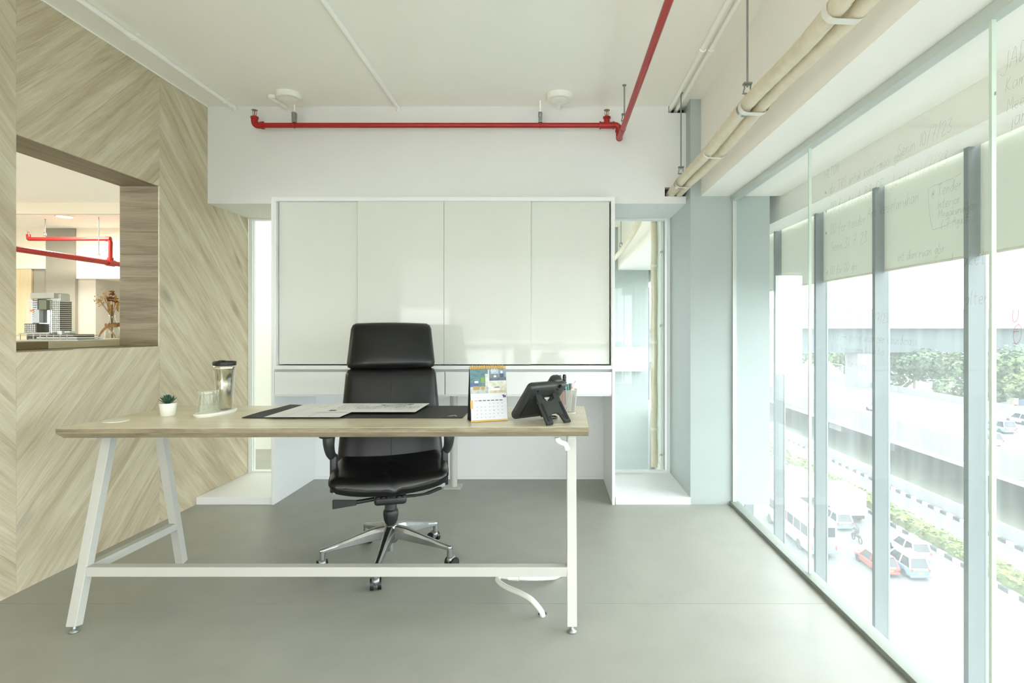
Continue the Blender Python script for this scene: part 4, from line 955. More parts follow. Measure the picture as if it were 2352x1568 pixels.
for y, lb in ((2.33, 'long rod hanger carrying the wrapped pipes above the side beam'), (3.53, 'rod hanger carrying the wrapped pipes in front of the cross beam')):
    t = rodhanger(.800, y, 2.025, lb, .04)
    for xx, rr in ((.787, .0305), (.845, .0275)): MB().add([(xx+math.cos(q)*rr, y+s*.010, 2.02+math.sin(q)*rr) for s in (-1, 1) for q in [2*PI*k/20 for k in range(21)]], [(i, i+1, 22+i, 21+i) for i in range(20)], True).build('clamp_ring', m_zinc, t)
# ================================================================ BEHIND THE SLIM WINDOW
ac = empty('air_conditioner', (1.0, 8.2, .5), 'white split air conditioner on the grey column beyond the narrow window', 'air conditioner')
ya = 3.63+PER
MB().rbox(.95, ya-.10, .69, .74, .20, .33, .03, 8).build('casing', M_('ac_white', (244, 246, 244), .4), ac)
box('air_outlet', (.62, 1.28, ya-.19, ya-.06, .522, .545), M_('ac_grey', (205, 212, 212), .5), ac)
box('intake_grille', (.62, 1.28, ya-.17, ya-.03, .852, .862), bpy.data.materials['ac_grey'], ac)
t = empty('insulated_pipe', (.83, 4.6, 0), 'upright beige wrapped pipe behind the narrow window', 'pipe')
tubeo([(.83+.002*math.sin(k*.9), 4.62, .0+k*.06) for k in range(35)], [.026*(1+.05*(k % 2)) for k in range(35)], 'wrap', m_lag, t, 14)
tubeo(bez([(.83, 4.62, 2.04), (.83, 4.62, 2.2), (.80, 4.8, 2.26), (.80, 5.3, 2.1), (.80, 6.4, 2.03), (.80, 8.30, 2.02)], 6), .027, 'wrap', m_lag, t, 14)
for z in (1.62, 1.0, .3): MB().cyl((.83, 4.62, z), (.83, 4.62, z+.02), .03, n=14).build('tie_band', m_strap, t)
for i, x in enumerate((.858, .872)):
    t = empty('wall_conduit', (x, 4.5, 0), ('thin white upright conduit next to the upright wrapped pipe', 'thin white upright conduit against the column side behind the window')[i], 'conduit')
    tubeo([(x, 4.5, 0), (x, 4.5, ZC)], .0065, 'conduit_pipe', m_cond, t, 8)
    for z in (1.72, 1.14, .12): box('saddle_clip', (x-.009, x+.009, 4.488, 4.512, z, z+.014), m_strap, t)
rodhanger(.80, 6.6, 2.03, 'rod hanger on the wrapped pipe beyond the narrow window', .027)
t = empty('surface_lamp', (-2.3, 4.85, ZC), 'added round ceiling lamp that brightens the white partition', 'ceiling lamp')
MB().lathe([(.12, .03), (.12, 0), (0, 0)], 24).build('housing', M_('added_lamp_glow', (255, 250, 240), .5, emit=1.2), t, loc=(-2.3, 4.85, ZC-.03))
area('next_bay_fill', (-2.3, 4.85, ZC-.035), .24, 4.5, (1, 1, .97))  # unseen lamp added to brighten the partition behind the slim window
# ================================================================ NEIGHBOURING OFFICE THROUGH THE OPENING
m_warm = M_('warm_white', (238, 230, 212), .8); m_g1 = M_('office_grey', (150, 148, 136), .8); m_g2 = M_('office_grey_light', (184, 180, 168), .8)
kn = empty('counter', (-2.8, 3, 1.0), 'pale laminate counter beyond the wall opening', 'counter')
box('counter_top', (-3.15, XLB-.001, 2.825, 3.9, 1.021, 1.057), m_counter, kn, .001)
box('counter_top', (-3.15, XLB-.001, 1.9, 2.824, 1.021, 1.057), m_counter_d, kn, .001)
box('counter_body', (-3.1, XLB-.03, 1.95, 3.85, 0, 1.021), m_counter, kn)
def far(px, py, d): return P(px, py, d)
box('wall_far_office', (-12, -2.6, 9.6, 9.7, 0, ZC), m_warm, label='warm white end wall of the neighbouring office', kind='structure')
box('office_beam', (-12, -2.6, 6.6, 6.66, 2.455, ZC), m_warm, label='shallow white ceiling beam in the neighbouring office', kind='structure')
Yf = 8.3
fx = lambda px: (px-VX)/FPX*Yf
fz = lambda py: H-(py-VY)/FPX*Yf
box('far_beam', (-12, fx(108), Yf, Yf+.5, fz(617), ZC), m_warm, label='white drop beam beside the grey column in the neighbouring office', kind='structure')
box('far_beam', (fx(175), -5.0, Yf, Yf+.5, fz(640), ZC), m_warm, label='white drop beam near the dried flowers in the neighbouring office', kind='structure')
box('far_column', (fx(108), fx(175), Yf-.02, Yf+.6, 0, ZC), m_g1, label='tall grey column in the neighbouring office', kind='structure')
box('far_wall_grey', (fx(70), fx(108), Yf+.05, Yf+.5, 0, fz(617)), m_g1, label='dark grey wall part left of the grey column', kind='structure')
box('far_wall_pale', (fx(175)+.001, fx(216), Yf+.03, Yf+.5, 0, fz(638)), m_g2, label='pale grey wall part behind the model tower base', kind='structure')
box('far_wall_panel', (-9.2, fx(69), Yf+.02, Yf+.4, 0, fz(617)), M_('office_oak', (206, 190, 154), .6, noise=.05, nscale=8, stretch=(6, 1, .4)), label='pale oak panel wall in the neighbouring office', kind='structure')
rp2 = empty('sprinkler_pipe', (-5.9, 7.5, 2.0), 'red sprinkler pipe seen through the wall opening', 'pipe')
tubeo([(-5.9, 3.0, 2.0), (-5.9, 8.28, 2.0)], .034, 'main_pipe', m_red, rp2)
yb = 7.6; xb1 = (65-VX)/FPX*yb; zb1 = 2.32
tubeo(bez([(-5.9, yb, 2.0), (-5.9, yb, 2.2), (-5.9, yb, 2.28), (-5.93, yb, 2.315), (-6.0, yb, zb1), (-6.4, yb, zb1), (xb1+.06, yb, zb1), (xb1+.01, yb, zb1+.01), (xb1, yb, zb1+.06)], 6), .025, 'branch_pipe', m_red, rp2)
MB().cyl((-5.9, yb-.06, 2.0), (-5.9, yb+.06, 2.0), .044, n=18).build('tee', m_red, rp2); MB().cyl((-5.9, yb, 2.0), (-5.9, yb, 2.07), .036, n=18).build('tee', m_red, rp2)
MB().cyl((-5.96, yb, zb1), (-5.90, yb, zb1), .032, n=16).build('collar', m_red, rp2)
sprinkler(xb1, zb1+.06, 'brass sprinkler head in the neighbouring office', yb)
for px, py, r in ((104, 548, .025), (227, 597, .034)):
    y = yb if px == 104 else 5.9*FPX/(VX-227); x = (px-VX)/FPX*y; z = zb1 if px == 104 else 2.0
    rodhanger(x, y, z, 'rod hanger on the red branch pipe in the neighbouring office' if px == 104 else 'rod hanger on the red main pipe in the neighbouring office', r)
tubeo([(-12, 7.28, ZC-.015), (-3, 7.28, ZC-.015)], .018, 'ceiling_conduit', m_cond, None, 8, label='white conduit across the neighbouring office ceiling', cat='conduit')
t = empty('round_downlight', P(148, 495, 7.35), 'glowing round ceiling lamp in the neighbouring office', 'ceiling lamp')
q = P(148, 495, 7.3)
MB().lathe([(.10, .03), (.10, 0), (.085, 0)], 28).build('housing', m_lamp, t, loc=(q.x, q.y, ZC-.03)); MB().lathe([(.085, .002), (0, .002)], 28).build('diffuser', M_('warm_glow', (255, 226, 170), .5, emit=5), t, loc=(q.x, q.y, ZC-.03))
area('neighbour_lamp', (q.x, q.y, ZC-.04), .17, 18, (1, .92, .80)); area('neighbour_fill2', (-5.6, 4.0, ZC-.04), .17, 26, (1, .92, .80)); area('neighbour_fill3', (-8.4, 5.6, ZC-.04), .17, 26, (1, .92, .80))  # second and third lamps are unseen, added to light the office walls
for x, y, lb in ((-5.6, 4.0, 'added round ceiling lamp lighting the neighbouring office near the opening'), (-8.4, 5.6, 'added round ceiling lamp lighting the deep part of the neighbouring office')):
    MB().lathe([(.10, .03), (.10, 0), (0, 0)], 24).build('round_downlight', bpy.data.materials['warm_glow'], None, loc=(x, y, ZC-.03), label=lb, cat='ceiling lamp')
# architectural model of a tower
mc = P(113, 779, 3.12); mcx, mcy, mcz = mc.x, mc.y, 1.057
sc = 3.12/FPX
m_mod = M_('model_grey', (186, 182, 166), .4); m_modg = M_('model_mirror', (150, 150, 146), .15, metal=.7); m_modd = M_('model_dark', (92, 88, 76), .5); m_acr = M_('model_acrylic', (214, 216, 206), .2)
mod = empty('building_model', (mcx, mcy, mcz), 'grey architectural model of a tower with podium on the counter', 'model')
def mx(px): return mcx+(px-113)*sc
def mz(py): return mcz+(780-py)*sc
def mbx(name, x0, x1, y0, y1, d0, d1, mat, par=mod): return box(name, (mx(x0), mx(x1), mcy+d0, mcy+d1, mz(y1), mz(y0)), mat, par)
core_ = mbx('tower_core', 80, 140, 690, 768, -.02, .07, m_modg)
mbx('roof_crown', 83, 137, 672, 684, -.035, .06, m_mod); mbx('roof_block', 120, 143, 674, 692, -.01, .05, m_acr)
for k in range(15): mbx('floor_plate', 76, 90, 688+k*4, 690+k*4, -.04, .02, m_acr, core_)
for k in range(17): mbx('floor_plate', 124, 148, 690+k*4.6, 691.5+k*4.6, -.03, .05, m_acr, core_)
for k in range(6): mbx('facade_fin', 126+k*4, 127.2+k*4, 689, 768, -.031, -.027, m_acr, core_)
mbx('green_block', 107, 125, 688, 709, -.05, .0, M_('model_green', (128, 132, 106), .6)); mbx('block_frame', 105, 107, 686, 710, -.052, .0, m_modd); mbx('block_frame', 107, 126, 709, 710.5, -.052, .0, m_modd)
MB().prism([(mx(92), mz(740)), (mx(107), mz(740)), (mx(107), mz(702)), (mx(101), mz(704)), (mx(96), mz(715))], -.0, .03, basis((0, mcy-.045, 0), (1, 0, 0), (0, 0, 1), (0, 1, 0))).build('sail_facade', M_('model_sail', (186, 194, 192), .3), mod)
mbx('orange_sign', 85, 94, 710, 715, -.043, -.041, M_('model_orange', (236, 150, 70), .5))
mbx('annex_block', 79, 107, 742, 762, -.06, .0, m_modd)
for k in range(6):
    for r in range(4): mbx('annex_window', 80.5+k*4.2, 83+k*4.2, 744+r*4.4, 747+r*4.4, -.0615, -.06, m_acr)
mbx('podium', 74, 142, 763, 766, -.08, .09, m_mod); mbx('podium', 66, 200, 767.5, 769.5, -.09, .09, m_mod); mbx('podium', 116, 206, 772, 775, -.085, .09, m_acr); mbx('podium', 100, 208, 776, 777.5, -.09, .09, m_mod); mbx('model_base', 76, 214, 778, 780, -.1, .1, m_acr)
mbx('podium_core', 84, 190, 766, 778, -.06, .08, m_modd)
for k in range(8): mbx('podium_column', 78+k*15, 79.2+k*15, 766, 778, -.085, -.08, m_acr)
mbx('podium_annex', 150, 160, 758, 768, -.05, .0, m_acr); mbx('podium_skylight', 166, 178, 759, 762, -.05, .0, m_paper)
# vase with dried flowers
vp = P(258, 780, 3.36); vp.z = 1.057
vas = empty('flower_vase', vp, 'glass bottle vase with kraft ribbon and dried flowers', 'vase')
MB().lathe([(0, 0), (.034, 0), (.037, .004), (.037, .055), (.030, .085), (.016, .115), (.0125, .135), (.0145, .142), (.0125, .142), (.011, .135), (.014, .115), (.028, .084), (.0345, .055), (.0345, .006), (0, .006)], 28).build('bottle', m_tglass, vas, loc=vp)
m_kraft = M_('kraft_ribbon', (182, 138, 88), .8)
def ribbon(pts, w, name):
    n = len(pts); vs = []
    for p in pts: vs += [(p[0], p[1], p[2]+w), (p[0], p[1]+.0015, p[2]-w)]
    MB().add(vs, [(2*i, 2*i+1, 2*i+3, 2*i+2) for i in range(n-1)]).build(name, m_kraft, vas, loc=vp).modifiers.new('t', 'SOLIDIFY').thickness = .001
ribbon([(.036*math.cos(a), .036*math.sin(a), .085+.006*math.sin(a)) for a in [2*PI*k/20 for k in range(21)]], .010, 'ribbon')
ribbon([(.01, -.038, .085), (-.01, -.045, .065), (-.03, -.048, .04), (-.046, -.048, .004)], .010, 'ribbon_tail'); ribbon([(-.012, -.039, .09), (.012, -.046, .07), (.035, -.046, .045), (.052, -.044, .014)], .007, 'ribbon_tail')
m_stem = M_('dry_stem', (140, 96, 48), .8); m_dry = M_('dry_wheat', (196, 146, 66), .8, noise=.2, nscale=80); m_rose = M_('dry_rose', (132, 74, 28), .8, noise=.3, nscale=120); m_gyp = M_('dry_gyp', (206, 170, 112), .9)
rd = random.Random(4)
for k, (tx, ty, tz, knd) in enumerate(((.0, 0, .275, 'rose'), (.016, .005, .235, 'rose'), (-.006, -.01, .24, 'rose'), (.02, .0, .255, 'wheat'), (-.02, -.005, .215, 'wheat'), (-.01, .01, .2, 'wheat'), (.028, .01, .22, 'wheat'), (-.06, -.01, .225, 'gyp'), (-.045, .01, .265, 'gyp'), (-.08, 0, .235, 'gyp'), (-.035, -.01, .245, 'gyp'))):
    st = tubeo(bez([(tx*.05, ty*.05, .01), (tx*.12, ty*.1, .13), (tx*.5, ty*.6, .18), (tx, ty, tz)], 5), .0011, 'stem', m_stem, vas, 5); st.location = vp
    mb = MB()
    if knd == 'rose':
        for j in range(22):
            a = rd.uniform(0, 6.28); r = rd.uniform(.002, .013); c = Vector((tx+r*math.cos(a), ty+r*math.sin(a), tz+rd.uniform(-.012, .012)))
            mb.rbox(c.x, c.y, c.z, .011, .011, .006, .003, 3)
        mb.build('dried_rose', m_rose, vas, loc=vp)
    elif knd == 'wheat':
        for j in range(14): z = tz-.05+j*.0042; a = j*2.4; mb.rbox(tx*(.8+.2*j/14)+.004*math.cos(a), ty+.004*math.sin(a), z, .006, .006, .011, .003, 3)
        mb.build('wheat_ear', m_dry, vas, loc=vp)
    else:
        for j in range(34):
            c = (tx+rd.gauss(0, .013), ty+rd.gauss(0, .012), tz+rd.gauss(0, .014)); mb.rbox(*c, .005, .005, .005, .002, 3)
        mb.build('dried_blossoms', m_gyp, vas, loc=vp, kind='stuff')
# ================================================================ THE STREET OUTSIDE
ZS = -18.9
m_road = M_('asphalt', (88, 90, 91), .85, noise=.04, nscale=.15); m_conc = M_('concrete_pale', (112, 114, 114), .85, noise=.06, nscale=.25); m_concd = M_('concrete_weathered', (100, 100, 97), .9, noise=.12, nscale=.35)
m_under = M_('girder_concrete', (74, 82, 85), .9)
box('bounce_ground', (2.2, 12, -200, 400, ZS-2, ZS-.01), M_('bounce_paving', (150, 150, 148), .9), label='pale paved ground added to bounce daylight up to the ceiling', kind='structure')  # pale ground added near the building as a bounce for the ceiling
box('ground', (12, 900, -200, 900, ZS-2, ZS-.02), M_('ground_far', (112, 118, 106), .9), label='pale ground of the city below', kind='structure')
rdm = empty('road', (28, 60, ZS), 'pale multi-lane road below the windows', kind='structure')
box('carriageway', (12, 34.6, -100, 400, ZS-.02, ZS), m_road, rdm); box('carriageway', (37.4, 42.2, -100, 400, ZS-.02, ZS), m_road, rdm)
m_wl = M_('road_paint', (170, 170, 165), .8)
for x in (20.5, 27.5):
    for k in range(14): box('lane_mark', (x-.08, x+.08, 22+k*9, 26+k*9, ZS, ZS+.01), m_wl, rdm)
# planted median with kerb blocks
m_kw = M_('kerb_white', (160, 160, 158), .8); m_kb = M_('kerb_black', (48, 50, 52), .8)
def kerb(x, label, y0=20, y1=140, L=1.0, w=.3):
    t = empty('kerb', (x, y0, ZS), label, kind='structure')
    me = [MB().box(-w/2, w/2, 0, L-.03, 0, .32).mesh('kerb_block') for _ in range(2)]
    me[0].materials.append(m_kw); me[1].materials.append(m_kb); k = 0; y = y0
    while y < y1:
        o = bpy.data.objects.new('kerb_block', me[k % 2]); C.objects.link(o); o.location = (x, y, ZS); adopt(o, t); y += L; k += 1
kerb(34.6, 'black and white kerb on the near side of the hedge median'); kerb(42.4, 'black and white kerb below the elevated highway')
m_hedge = M_('hedge_green', (84, 96, 44), .9, noise=.25, nscale=2)
hb_ = MB(); rd = random.Random(2)
me = MB()
for k in range(9000):
    y = rd.uniform(25, 130); x = rd.uniform(35.0, 37.1); z = ZS+rd.uniform(.3, 1.15); a = rd.uniform(0, 6.28); e = rd.uniform(-1, 1); s = rd.uniform(.1, .22)
    u = Vector((math.cos(a), math.sin(a), e*.5)).normalized()*s; w_ = Vector((-math.sin(a), math.cos(a), .4)).normalized()*s; c = Vector((x, y, z))
    me.add([c-u, c-w_, c+u, c+w_], [(0, 1, 2, 3)])
me.box(35.2, 36.9, 25, 130, ZS, ZS+.85)
me.build('median_hedge', m_hedge, None, label='yellow-green clipped hedge on the road median', cat='hedge', kind='stuff')
# elevated highway
hw = empty('elevated_road', (59, 60, ZS), 'pale concrete elevated highway beyond the road', kind='structure')
zd = -12.2
box('deck', (46.4, 73, -100, 500, zd-.9, zd), m_road, hw); box('girder', (48.5, 71, -100, 500, zd-2.4, zd-.9), m_concd, hw)
for k in range(-4, 25):
    y0 = k*20
    box('parapet', (46.0, 46.4, y0+.04, y0+19.96, zd-1.9, zd+1.1), m_concd, hw)
    box('parapet', (73, 73.4, y0+.04, y0+19.96, zd-.9, zd+1.15), m_conc, hw)
for k in range(-2, 12):
    box('pier', (56, 62, k*42+9, k*42+12, ZS, zd-2.4), m_conc, hw); box('pier_head', (47, 71, k*42+8.5, k*42+12.5, zd-3.4, zd-2.4), m_concd, hw)
box('side_ledge', (45.6, 46.0, -100, 500, zd-2.0, zd-1.6), m_conc, hw)
box('retaining_wall', (43.2, 43.6, -100, 500, ZS, ZS+1.3), m_conc, hw); box('dark_backing', (66, 66.5, -100, 500, ZS, zd-.9), m_under, hw)  # dark upright sheet closes the space below the deck
# crossing viaduct far behind
vd = empty('viaduct_road', (90, 130, ZS), 'pale concrete viaduct crossing far behind the trees', kind='structure')
RV = Matrix.Translation((70, 128, 0)) @ Matrix.Rotation(math.radians(4), 4, 'Z')
MB().box(-80, 260, 0, 10, 1.2, 5.6, RV).build('parapet_fascia', m_conc, vd); MB().box(-80, 260, 1.6, 8, -4.3, 1.2, RV).build('box_girder', m_under, vd)
for k in range(-2, 8): MB().box(k*34, k*34+4, 2, 7, ZS, -4.3, RV).build('pier', m_conc, vd)
for x in (-30, 12): MB().cyl(RV @ Vector((x, 5, 5)), RV @ Vector((x, 5, 16)), .16, n=8).build('lamp_pole', m_zinc, vd)
# trees
def crown_mesh(seed, n=2600):
    rd = random.Random(seed); mb = MB()
    cl = [(rd.uniform(-2.6, 2.6), rd.uniform(-2.6, 2.6), rd.uniform(-1.5, 3.2), rd.uniform(1.4, 2.3)) for _ in range(11)]
    for k in range(n):
        x, y, z, r = rd.choice(cl); d = Vector((rd.gauss(0, 1), rd.gauss(0, 1), rd.gauss(0, 1))).normalized()*r*rd.uniform(.75, 1.05)
        c = Vector((x, y, z))+d; a = rd.uniform(0, 6.28); s = rd.uniform(.18, .36)
        u = (Vector((math.cos(a), math.sin(a), rd.uniform(-.6, .6)))).normalized()*s; w_ = u.cross(d+Vector((0, 0, .3))).normalized()*s
        mb.add([c-u, c-w_, c+u, c+w_], [(0, 1, 2, 3)])
    return mb.mesh('crown')
cms = [crown_mesh(s) for s in (1, 2, 3)]
for i, m in enumerate(cms): m.materials.append(M_('foliage_%d' % i, ((74, 92, 58), (88, 104, 62), (68, 86, 66))[i], .9, noise=.3, nscale=.8))
tk = MB().cyl((0, 0, -12), (0, 0, 0), .35, .22, n=8).mesh('trunk'); tk.materials.append(M_('bark', (140, 128, 112), .9))
rd = random.Random(11); spots = []
for row in range(2):
    for px in range(1800+row*75, 2460, 150):
        d = max(100+row*17, (84+row*18)*FPX/(px-VX)); x = (px-VX)/FPX*d; spots.append((px, row, x, d))
for n, (px, row, x, d) in enumerate(spots):
    s = rd.uniform(1.15, 1.4)*(1 if d < 125 else 1.15); t = empty('tree', (x, d, ZS), 'leafy green tree beyond the elevated highway', 'tree', 'trees beyond the highway')
    k = n % 3; o = bpy.data.objects.new('crown', cms[k]); C.objects.link(o); o.location = (x, d, ZS+9.2*s*.8+rd.uniform(-.6, .6)); o.scale = (s*1.15, s*1.15, s); o.rotation_euler = (0, 0, rd.uniform(0, 6)); adopt(o, t)
    o2 = bpy.data.objects.new('trunk', tk); C.objects.link(o2); o2.location = (x, d, ZS+9.0*s*.8); o2.scale = (1, 1, .8); adopt(o2, t)
# buildings among the trees
def house(px0, px1, py0, d, depth, label, rows, cols):
    x0 = (px0-VX)/FPX*d; x1 = (px1-VX)/FPX*d; zt_ = H-(py0-VY)/FPX*d
    t = empty('office_block', ((x0+x1)/2, d, ZS), label, 'building')
    box('block', (x0, x1, d, d+depth, ZS, zt_), M_('block_white', (160, 164, 166), .8) if 'block_white' not in bpy.data.materials else bpy.data.materials['block_white'], t)
    box('parapet', (x0-.3, x1+.3, d-.3, d+depth+.3, zt_, zt_+.5), bpy.data.materials['block_white'], t)
    mw = bpy.data.materials.get('block_glass') or M_('block_glass', (88, 102, 122), .2)
    wd = (x1-x0)/(cols*1.5+.5); hh = min(2.0, (zt_-ZS)/(rows*1.4))
    for r in range(rows):
        for c in range(cols): box('window_strip', (x0+wd*(.5+1.5*c), x0+wd*(1.5+1.5*c), d-.1, d, zt_-1-(r+1)*hh*1.35+.3*hh, zt_-1-r*hh*1.35), mw, t)
house(2286, 2420, 812, 150, 14, 'white office block with blue windows behind the trees', 6, 3); house(2136, 2180, 824, 168, 8, 'small white block among the trees', 3, 2)
# street lamp near the trees
t = empty('street_lamp', (80*.49, 80, ZS), 'slim white street lamp on the elevated highway', 'street lamp')
q = P(1935, 838, 100); MB().cyl((q.x, 100, zd), (q.x, 100, q.z), .12, n=8).build('pole', m_conc, t); MB().cyl((q.x, 100, q.z), (q.x-1.9, 100, q.z+.25), .09, n=8).build('lamp_arm', m_conc, t)
# ---- vehicles, heading away (+Y)
m_win = M_('car_glass', (36, 42, 48), .1); m_tyre = M_('tyre', (26, 27, 27), .8); m_tail = M_('tail_light', (196, 70, 60), .3); m_plate = M_('plate_yellow', (226, 196, 80), .5)
def paint(n, c): return M_(n, c, .25, coat=.4)
def car(x, y, z, col, label, L=4.3, Wd=1.7, Hh=1.55, hatch=.9, cat='car', roofcol=None, yaw=0):
    t = empty('passenger_car', (x, y, z), label, cat, 'cars on the street'); pm = col; rm = roofcol or col
    Mx = Matrix.Translation((x, y, z)) @ Matrix.Rotation(yaw, 4, 'Z')
    hz = Hh*.56
    def bod(p): f = 1-.10*max(0, abs(p.y)/(L/2)-.7)/.3; return Vector((p.x*f*(1-.05*max(0, p.z/(hz/2))), p.y, p.z-(.10 if p.y > L*.30 and p.z > 0 else 0)))
    MB().rbox(0, 0, .2+(hz-.2)/2, Wd, L, hz-.2, .16, 10, bod, Mx).build('body', pm, t)
    y0, y1, ya, yb_ = -L/2+.12, L*.24, -L/2+.12+.42*(1-hatch)+.22, L*.06
    w0_, w1_ = Wd/2-.07, Wd/2-.2
    gh = [(-w0_, y0, hz-.04), (w0_, y0, hz-.04), (w0_, y1, hz-.04), (-w0_, y1, hz-.04), (-w1_, ya, Hh-.06), (w1_, ya, Hh-.06), (w1_, yb_, Hh-.06), (-w1_, yb_, Hh-.06)]
    MB().add(gh, [(3, 2, 1, 0), (4, 5, 6, 7), (0, 1, 5, 4), (1, 2, 6, 5), (2, 3, 7, 6), (3, 0, 4, 7)], False, Mx).build('windows', m_win, t)
    MB().rbox(0, (ya+yb_)/2, Hh-.04, w1_*2+.06, yb_-ya+.1, .09, .04, 5, None, Mx).build('roof', rm, t)
    for s in (-1, 1):
        for fr_ in (0.0, .46, 1.0):
            yl = y0+(y1-y0)*fr_; yu = ya+(yb_-ya)*fr_
            MB().cyl(Mx @ Vector((s*w0_, yl, hz-.06)), Mx @ Vector((s*w1_, yu, Hh-.04)), .07, n=6).build('pillar', rm, t)
        MB().rbox(s*(Wd/2-.16), -L/2+.02, hz-.12, .22, .1, .26, .04, 4, None, Mx).build('tail_light', m_tail, t)
        for yy in (-L*.3, L*.3): MB().cyl(Mx @ Vector((s*(Wd/2-.2), yy, .3)), Mx @ Vector((s*(Wd/2+.01), yy, .3)), .31, n=16).build('wheel', m_tyre, t)
    MB().box(-.25, .25, -L/2-.03, -L/2+.02, .5, .62, Mx).build('number_plate', m_plate, t); MB().rbox(0, -L/2+.03, .33, Wd*.96, .16, .2, .06, 4, None, Mx).build('bumper', pm, t)
    return t
wh = paint('paint_white', (190, 192, 193)); bl = paint('paint_blue', (88, 124, 166)); rdp = paint('paint_red', (156, 50, 46)); tq = paint('paint_turquoise', (120, 176, 170)); sv_ = paint('paint_silver', (140, 146, 150))
def gpos(px, py): d = (H-ZS)*FPX/(py-VY); v = P(px, py, d); return v.x, v.y
x, y = gpos(2105, 1283); car(x, y+1.2, ZS, wh, 'white hatchback beside the hedge median', L=4.2)
x, y = gpos(2098, 1322); car(x, y+1.2, ZS, bl, 'light blue taxi van with white roof behind the red car', L=4.3, Hh=1.7, roofcol=wh)
x, y = gpos(2030, 1316); car(x, y+1.2, ZS, rdp, 'red car next to the light blue taxi van', L=4.2, Hh=1.45, hatch=.4)
x, y = gpos(1931, 1212); car(x, y+1.2, ZS, bl, 'light blue taxi farther up the road near the box truck', L=4.3, Hh=1.6, roofcol=wh)
for k, (xx, yy, c) in enumerate(((50, 66, sv_), (52.5, 92, wh), (58, 74, bl), (66, 80, sv_))):
    car(xx, yy, zd, c, ('silver car on the elevated highway beside its near parapet', 'white car on the elevated highway farther along', 'blue car in the middle lanes of the elevated highway', 'silver car on the far lanes of the elevated highway')[k])
# box truck
def truck(px, py, label, L=6.5):
    x, y = gpos(px, py); y += L/2; t = empty('box_truck', (x, y, ZS), label, 'truck', 'box trucks on the street')
    MB().rbox(x, y-.6, ZS+2.0, 2.3, L-1.7, 2.4, .06, 6).build('cargo_box', wh, t); MB().rbox(x, y+L/2-.85, ZS+1.35, 2.0, 1.6, 1.7, .2, 6).build('cab', wh, t)
    box('chassis', (x-.9, x+.9, y-L/2+.2, y+L/2-.4, ZS+.5, ZS+.8), m_tyre, t); box('windscreen', (x-.85, x+.85, y+L/2-.2, y+L/2-.02, ZS+1.4, ZS+2.0), m_win, t)
    for s in (-1, 1):
        for yy in (-L*.28, L*.33): MB().cyl((x+s*.8, y+yy, ZS+.42), (x+s*1.1, y+yy, ZS+.42), .42, n=16).build('wheel', m_tyre, t)
        MB().rbox(x+s*.85, y-L/2+.25, ZS+.6, .25, .08, .14, .03, 4).build('tail_light', m_tail, t)
truck(1968, 1204, 'white box truck beside the hedge median'); truck(1862, 1160, 'white box truck farther away, behind the turquoise bus')
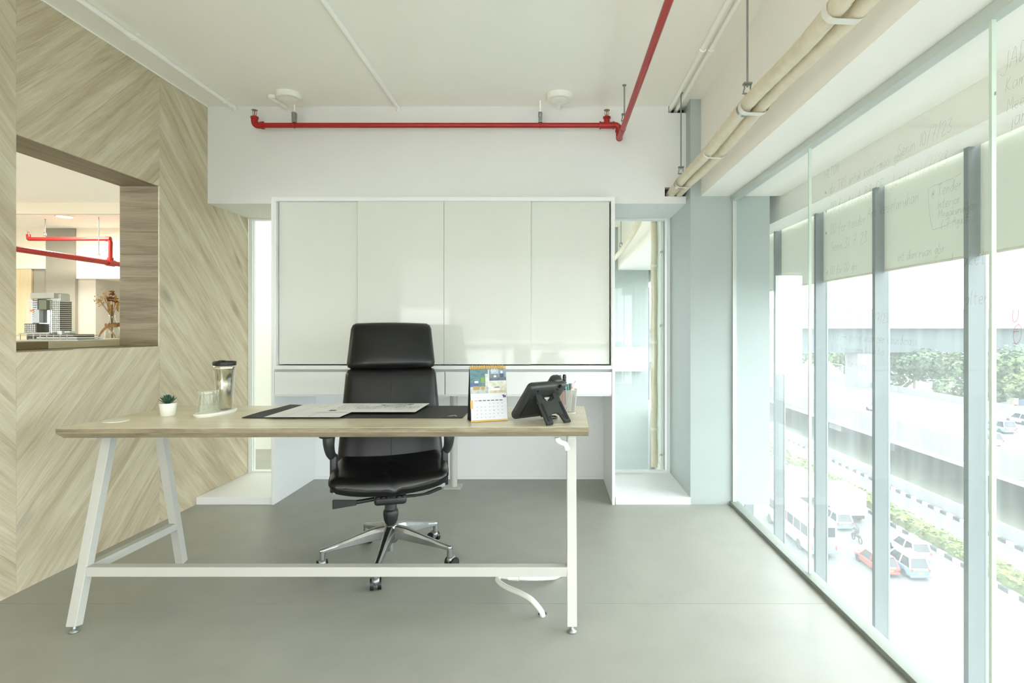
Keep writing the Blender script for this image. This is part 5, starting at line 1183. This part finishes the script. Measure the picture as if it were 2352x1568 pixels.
# bus
x, y = gpos(1893, 1284); L = 11.5; y += L/2; t = empty('city_bus', (x, y, ZS), 'white and turquoise city bus in the near lane', 'bus')
MB().rbox(x, y, ZS+1.9, 2.45, L, 2.5, .2, 10).build('upper_body', wh, t); MB().rbox(x, y, ZS+.95, 2.5, L+.04, 1.1, .15, 8).build('lower_body', tq, t)
for k in range(7):
    for s in (-1, 1): box('side_window', (x+s*1.225-.015, x+s*1.225+.015, y-L/2+.5+k*1.5, y-L/2+1.85+k*1.5, ZS+1.75, ZS+2.65), m_win, t)
box('rear_window', (x-.95, x+.95, y-L/2-.015, y-L/2+.02, ZS+1.9, ZS+2.75), m_win, t); MB().rbox(x, y-1, ZS+3.2, 1.7, 2.4, .25, .1, 5).build('roof_unit', wh, t)
for s in (-1, 1):
    for yy in (-L*.3, L*.3): MB().cyl((x+s*1.0, y+yy, ZS+.48), (x+s*1.27, y+yy, ZS+.48), .48, n=18).build('wheel', m_tyre, t)
    MB().rbox(x+s*1.05, y-L/2-.01, ZS+1.0, .2, .06, .45, .03, 4).build('tail_light', m_tail, t)
# motorcycle with rider
x, y = gpos(1968, 1243); t = empty('motorcycle', (x, y, ZS), 'small dark motorcycle riding behind the taxi', 'motorcycle')
for yy in (-.62, .62): MB().tube([(x, y+yy+.28*math.cos(a), ZS+.3+.28*math.sin(a)) for a in [2*PI*k/16 for k in range(17)]], .05, 8, False).build('wheel', m_tyre, t)
MB().rbox(x, y, ZS+.62, .3, 1.1, .36, .12, 6).build('frame_body', M_('bike_dark', (60, 64, 68), .4), t); MB().cyl((x-.35, y+.5, ZS+1.0), (x+.35, y+.5, ZS+1.0), .03, n=8).build('handlebar', m_tyre, t)
sk = bpy.data.meshes.new('person'); pj = [((0, -.1, .82), .17), ((0, -.08, 1.1), .19), ((0, 0, 1.38), .16), ((0, .03, 1.5), .07), ((0, .06, 1.66), .13), ((.2, 0, 1.36), .07), ((.3, .2, 1.12), .055), ((.3, .45, 1.03), .05), ((-.2, 0, 1.36), .07), ((-.3, .2, 1.12), .055), ((-.3, .45, 1.03), .05), ((.16, .1, .78), .1), ((.2, .3, .62), .075), ((.2, .2, .3), .06), ((-.16, .1, .78), .1), ((-.2, .3, .62), .075), ((-.2, .2, .3), .06)]
pe = [(0, 1), (1, 2), (2, 3), (3, 4), (2, 5), (5, 6), (6, 7), (2, 8), (8, 9), (9, 10), (0, 11), (11, 12), (12, 13), (0, 14), (14, 15), (15, 16)]
sk.from_pydata([p[0] for p in pj], pe, []); po_ = bpy.data.objects.new('person', sk); C.objects.link(po_); po_.location = (x, y, ZS)
ms = po_.modifiers.new('skin', 'SKIN'); ms.use_smooth_shade = True
for i, p in enumerate(pj): sk.skin_vertices[0].data[i].radius = (p[1], p[1])
sk.skin_vertices[0].data[0].use_root = True; po_.modifiers.new('sub', 'SUBSURF').levels = 1
sk.materials.append(M_('rider_jacket', (66, 70, 74), .8)); props(po_, 'person in dark jacket riding the motorcycle', 'person')
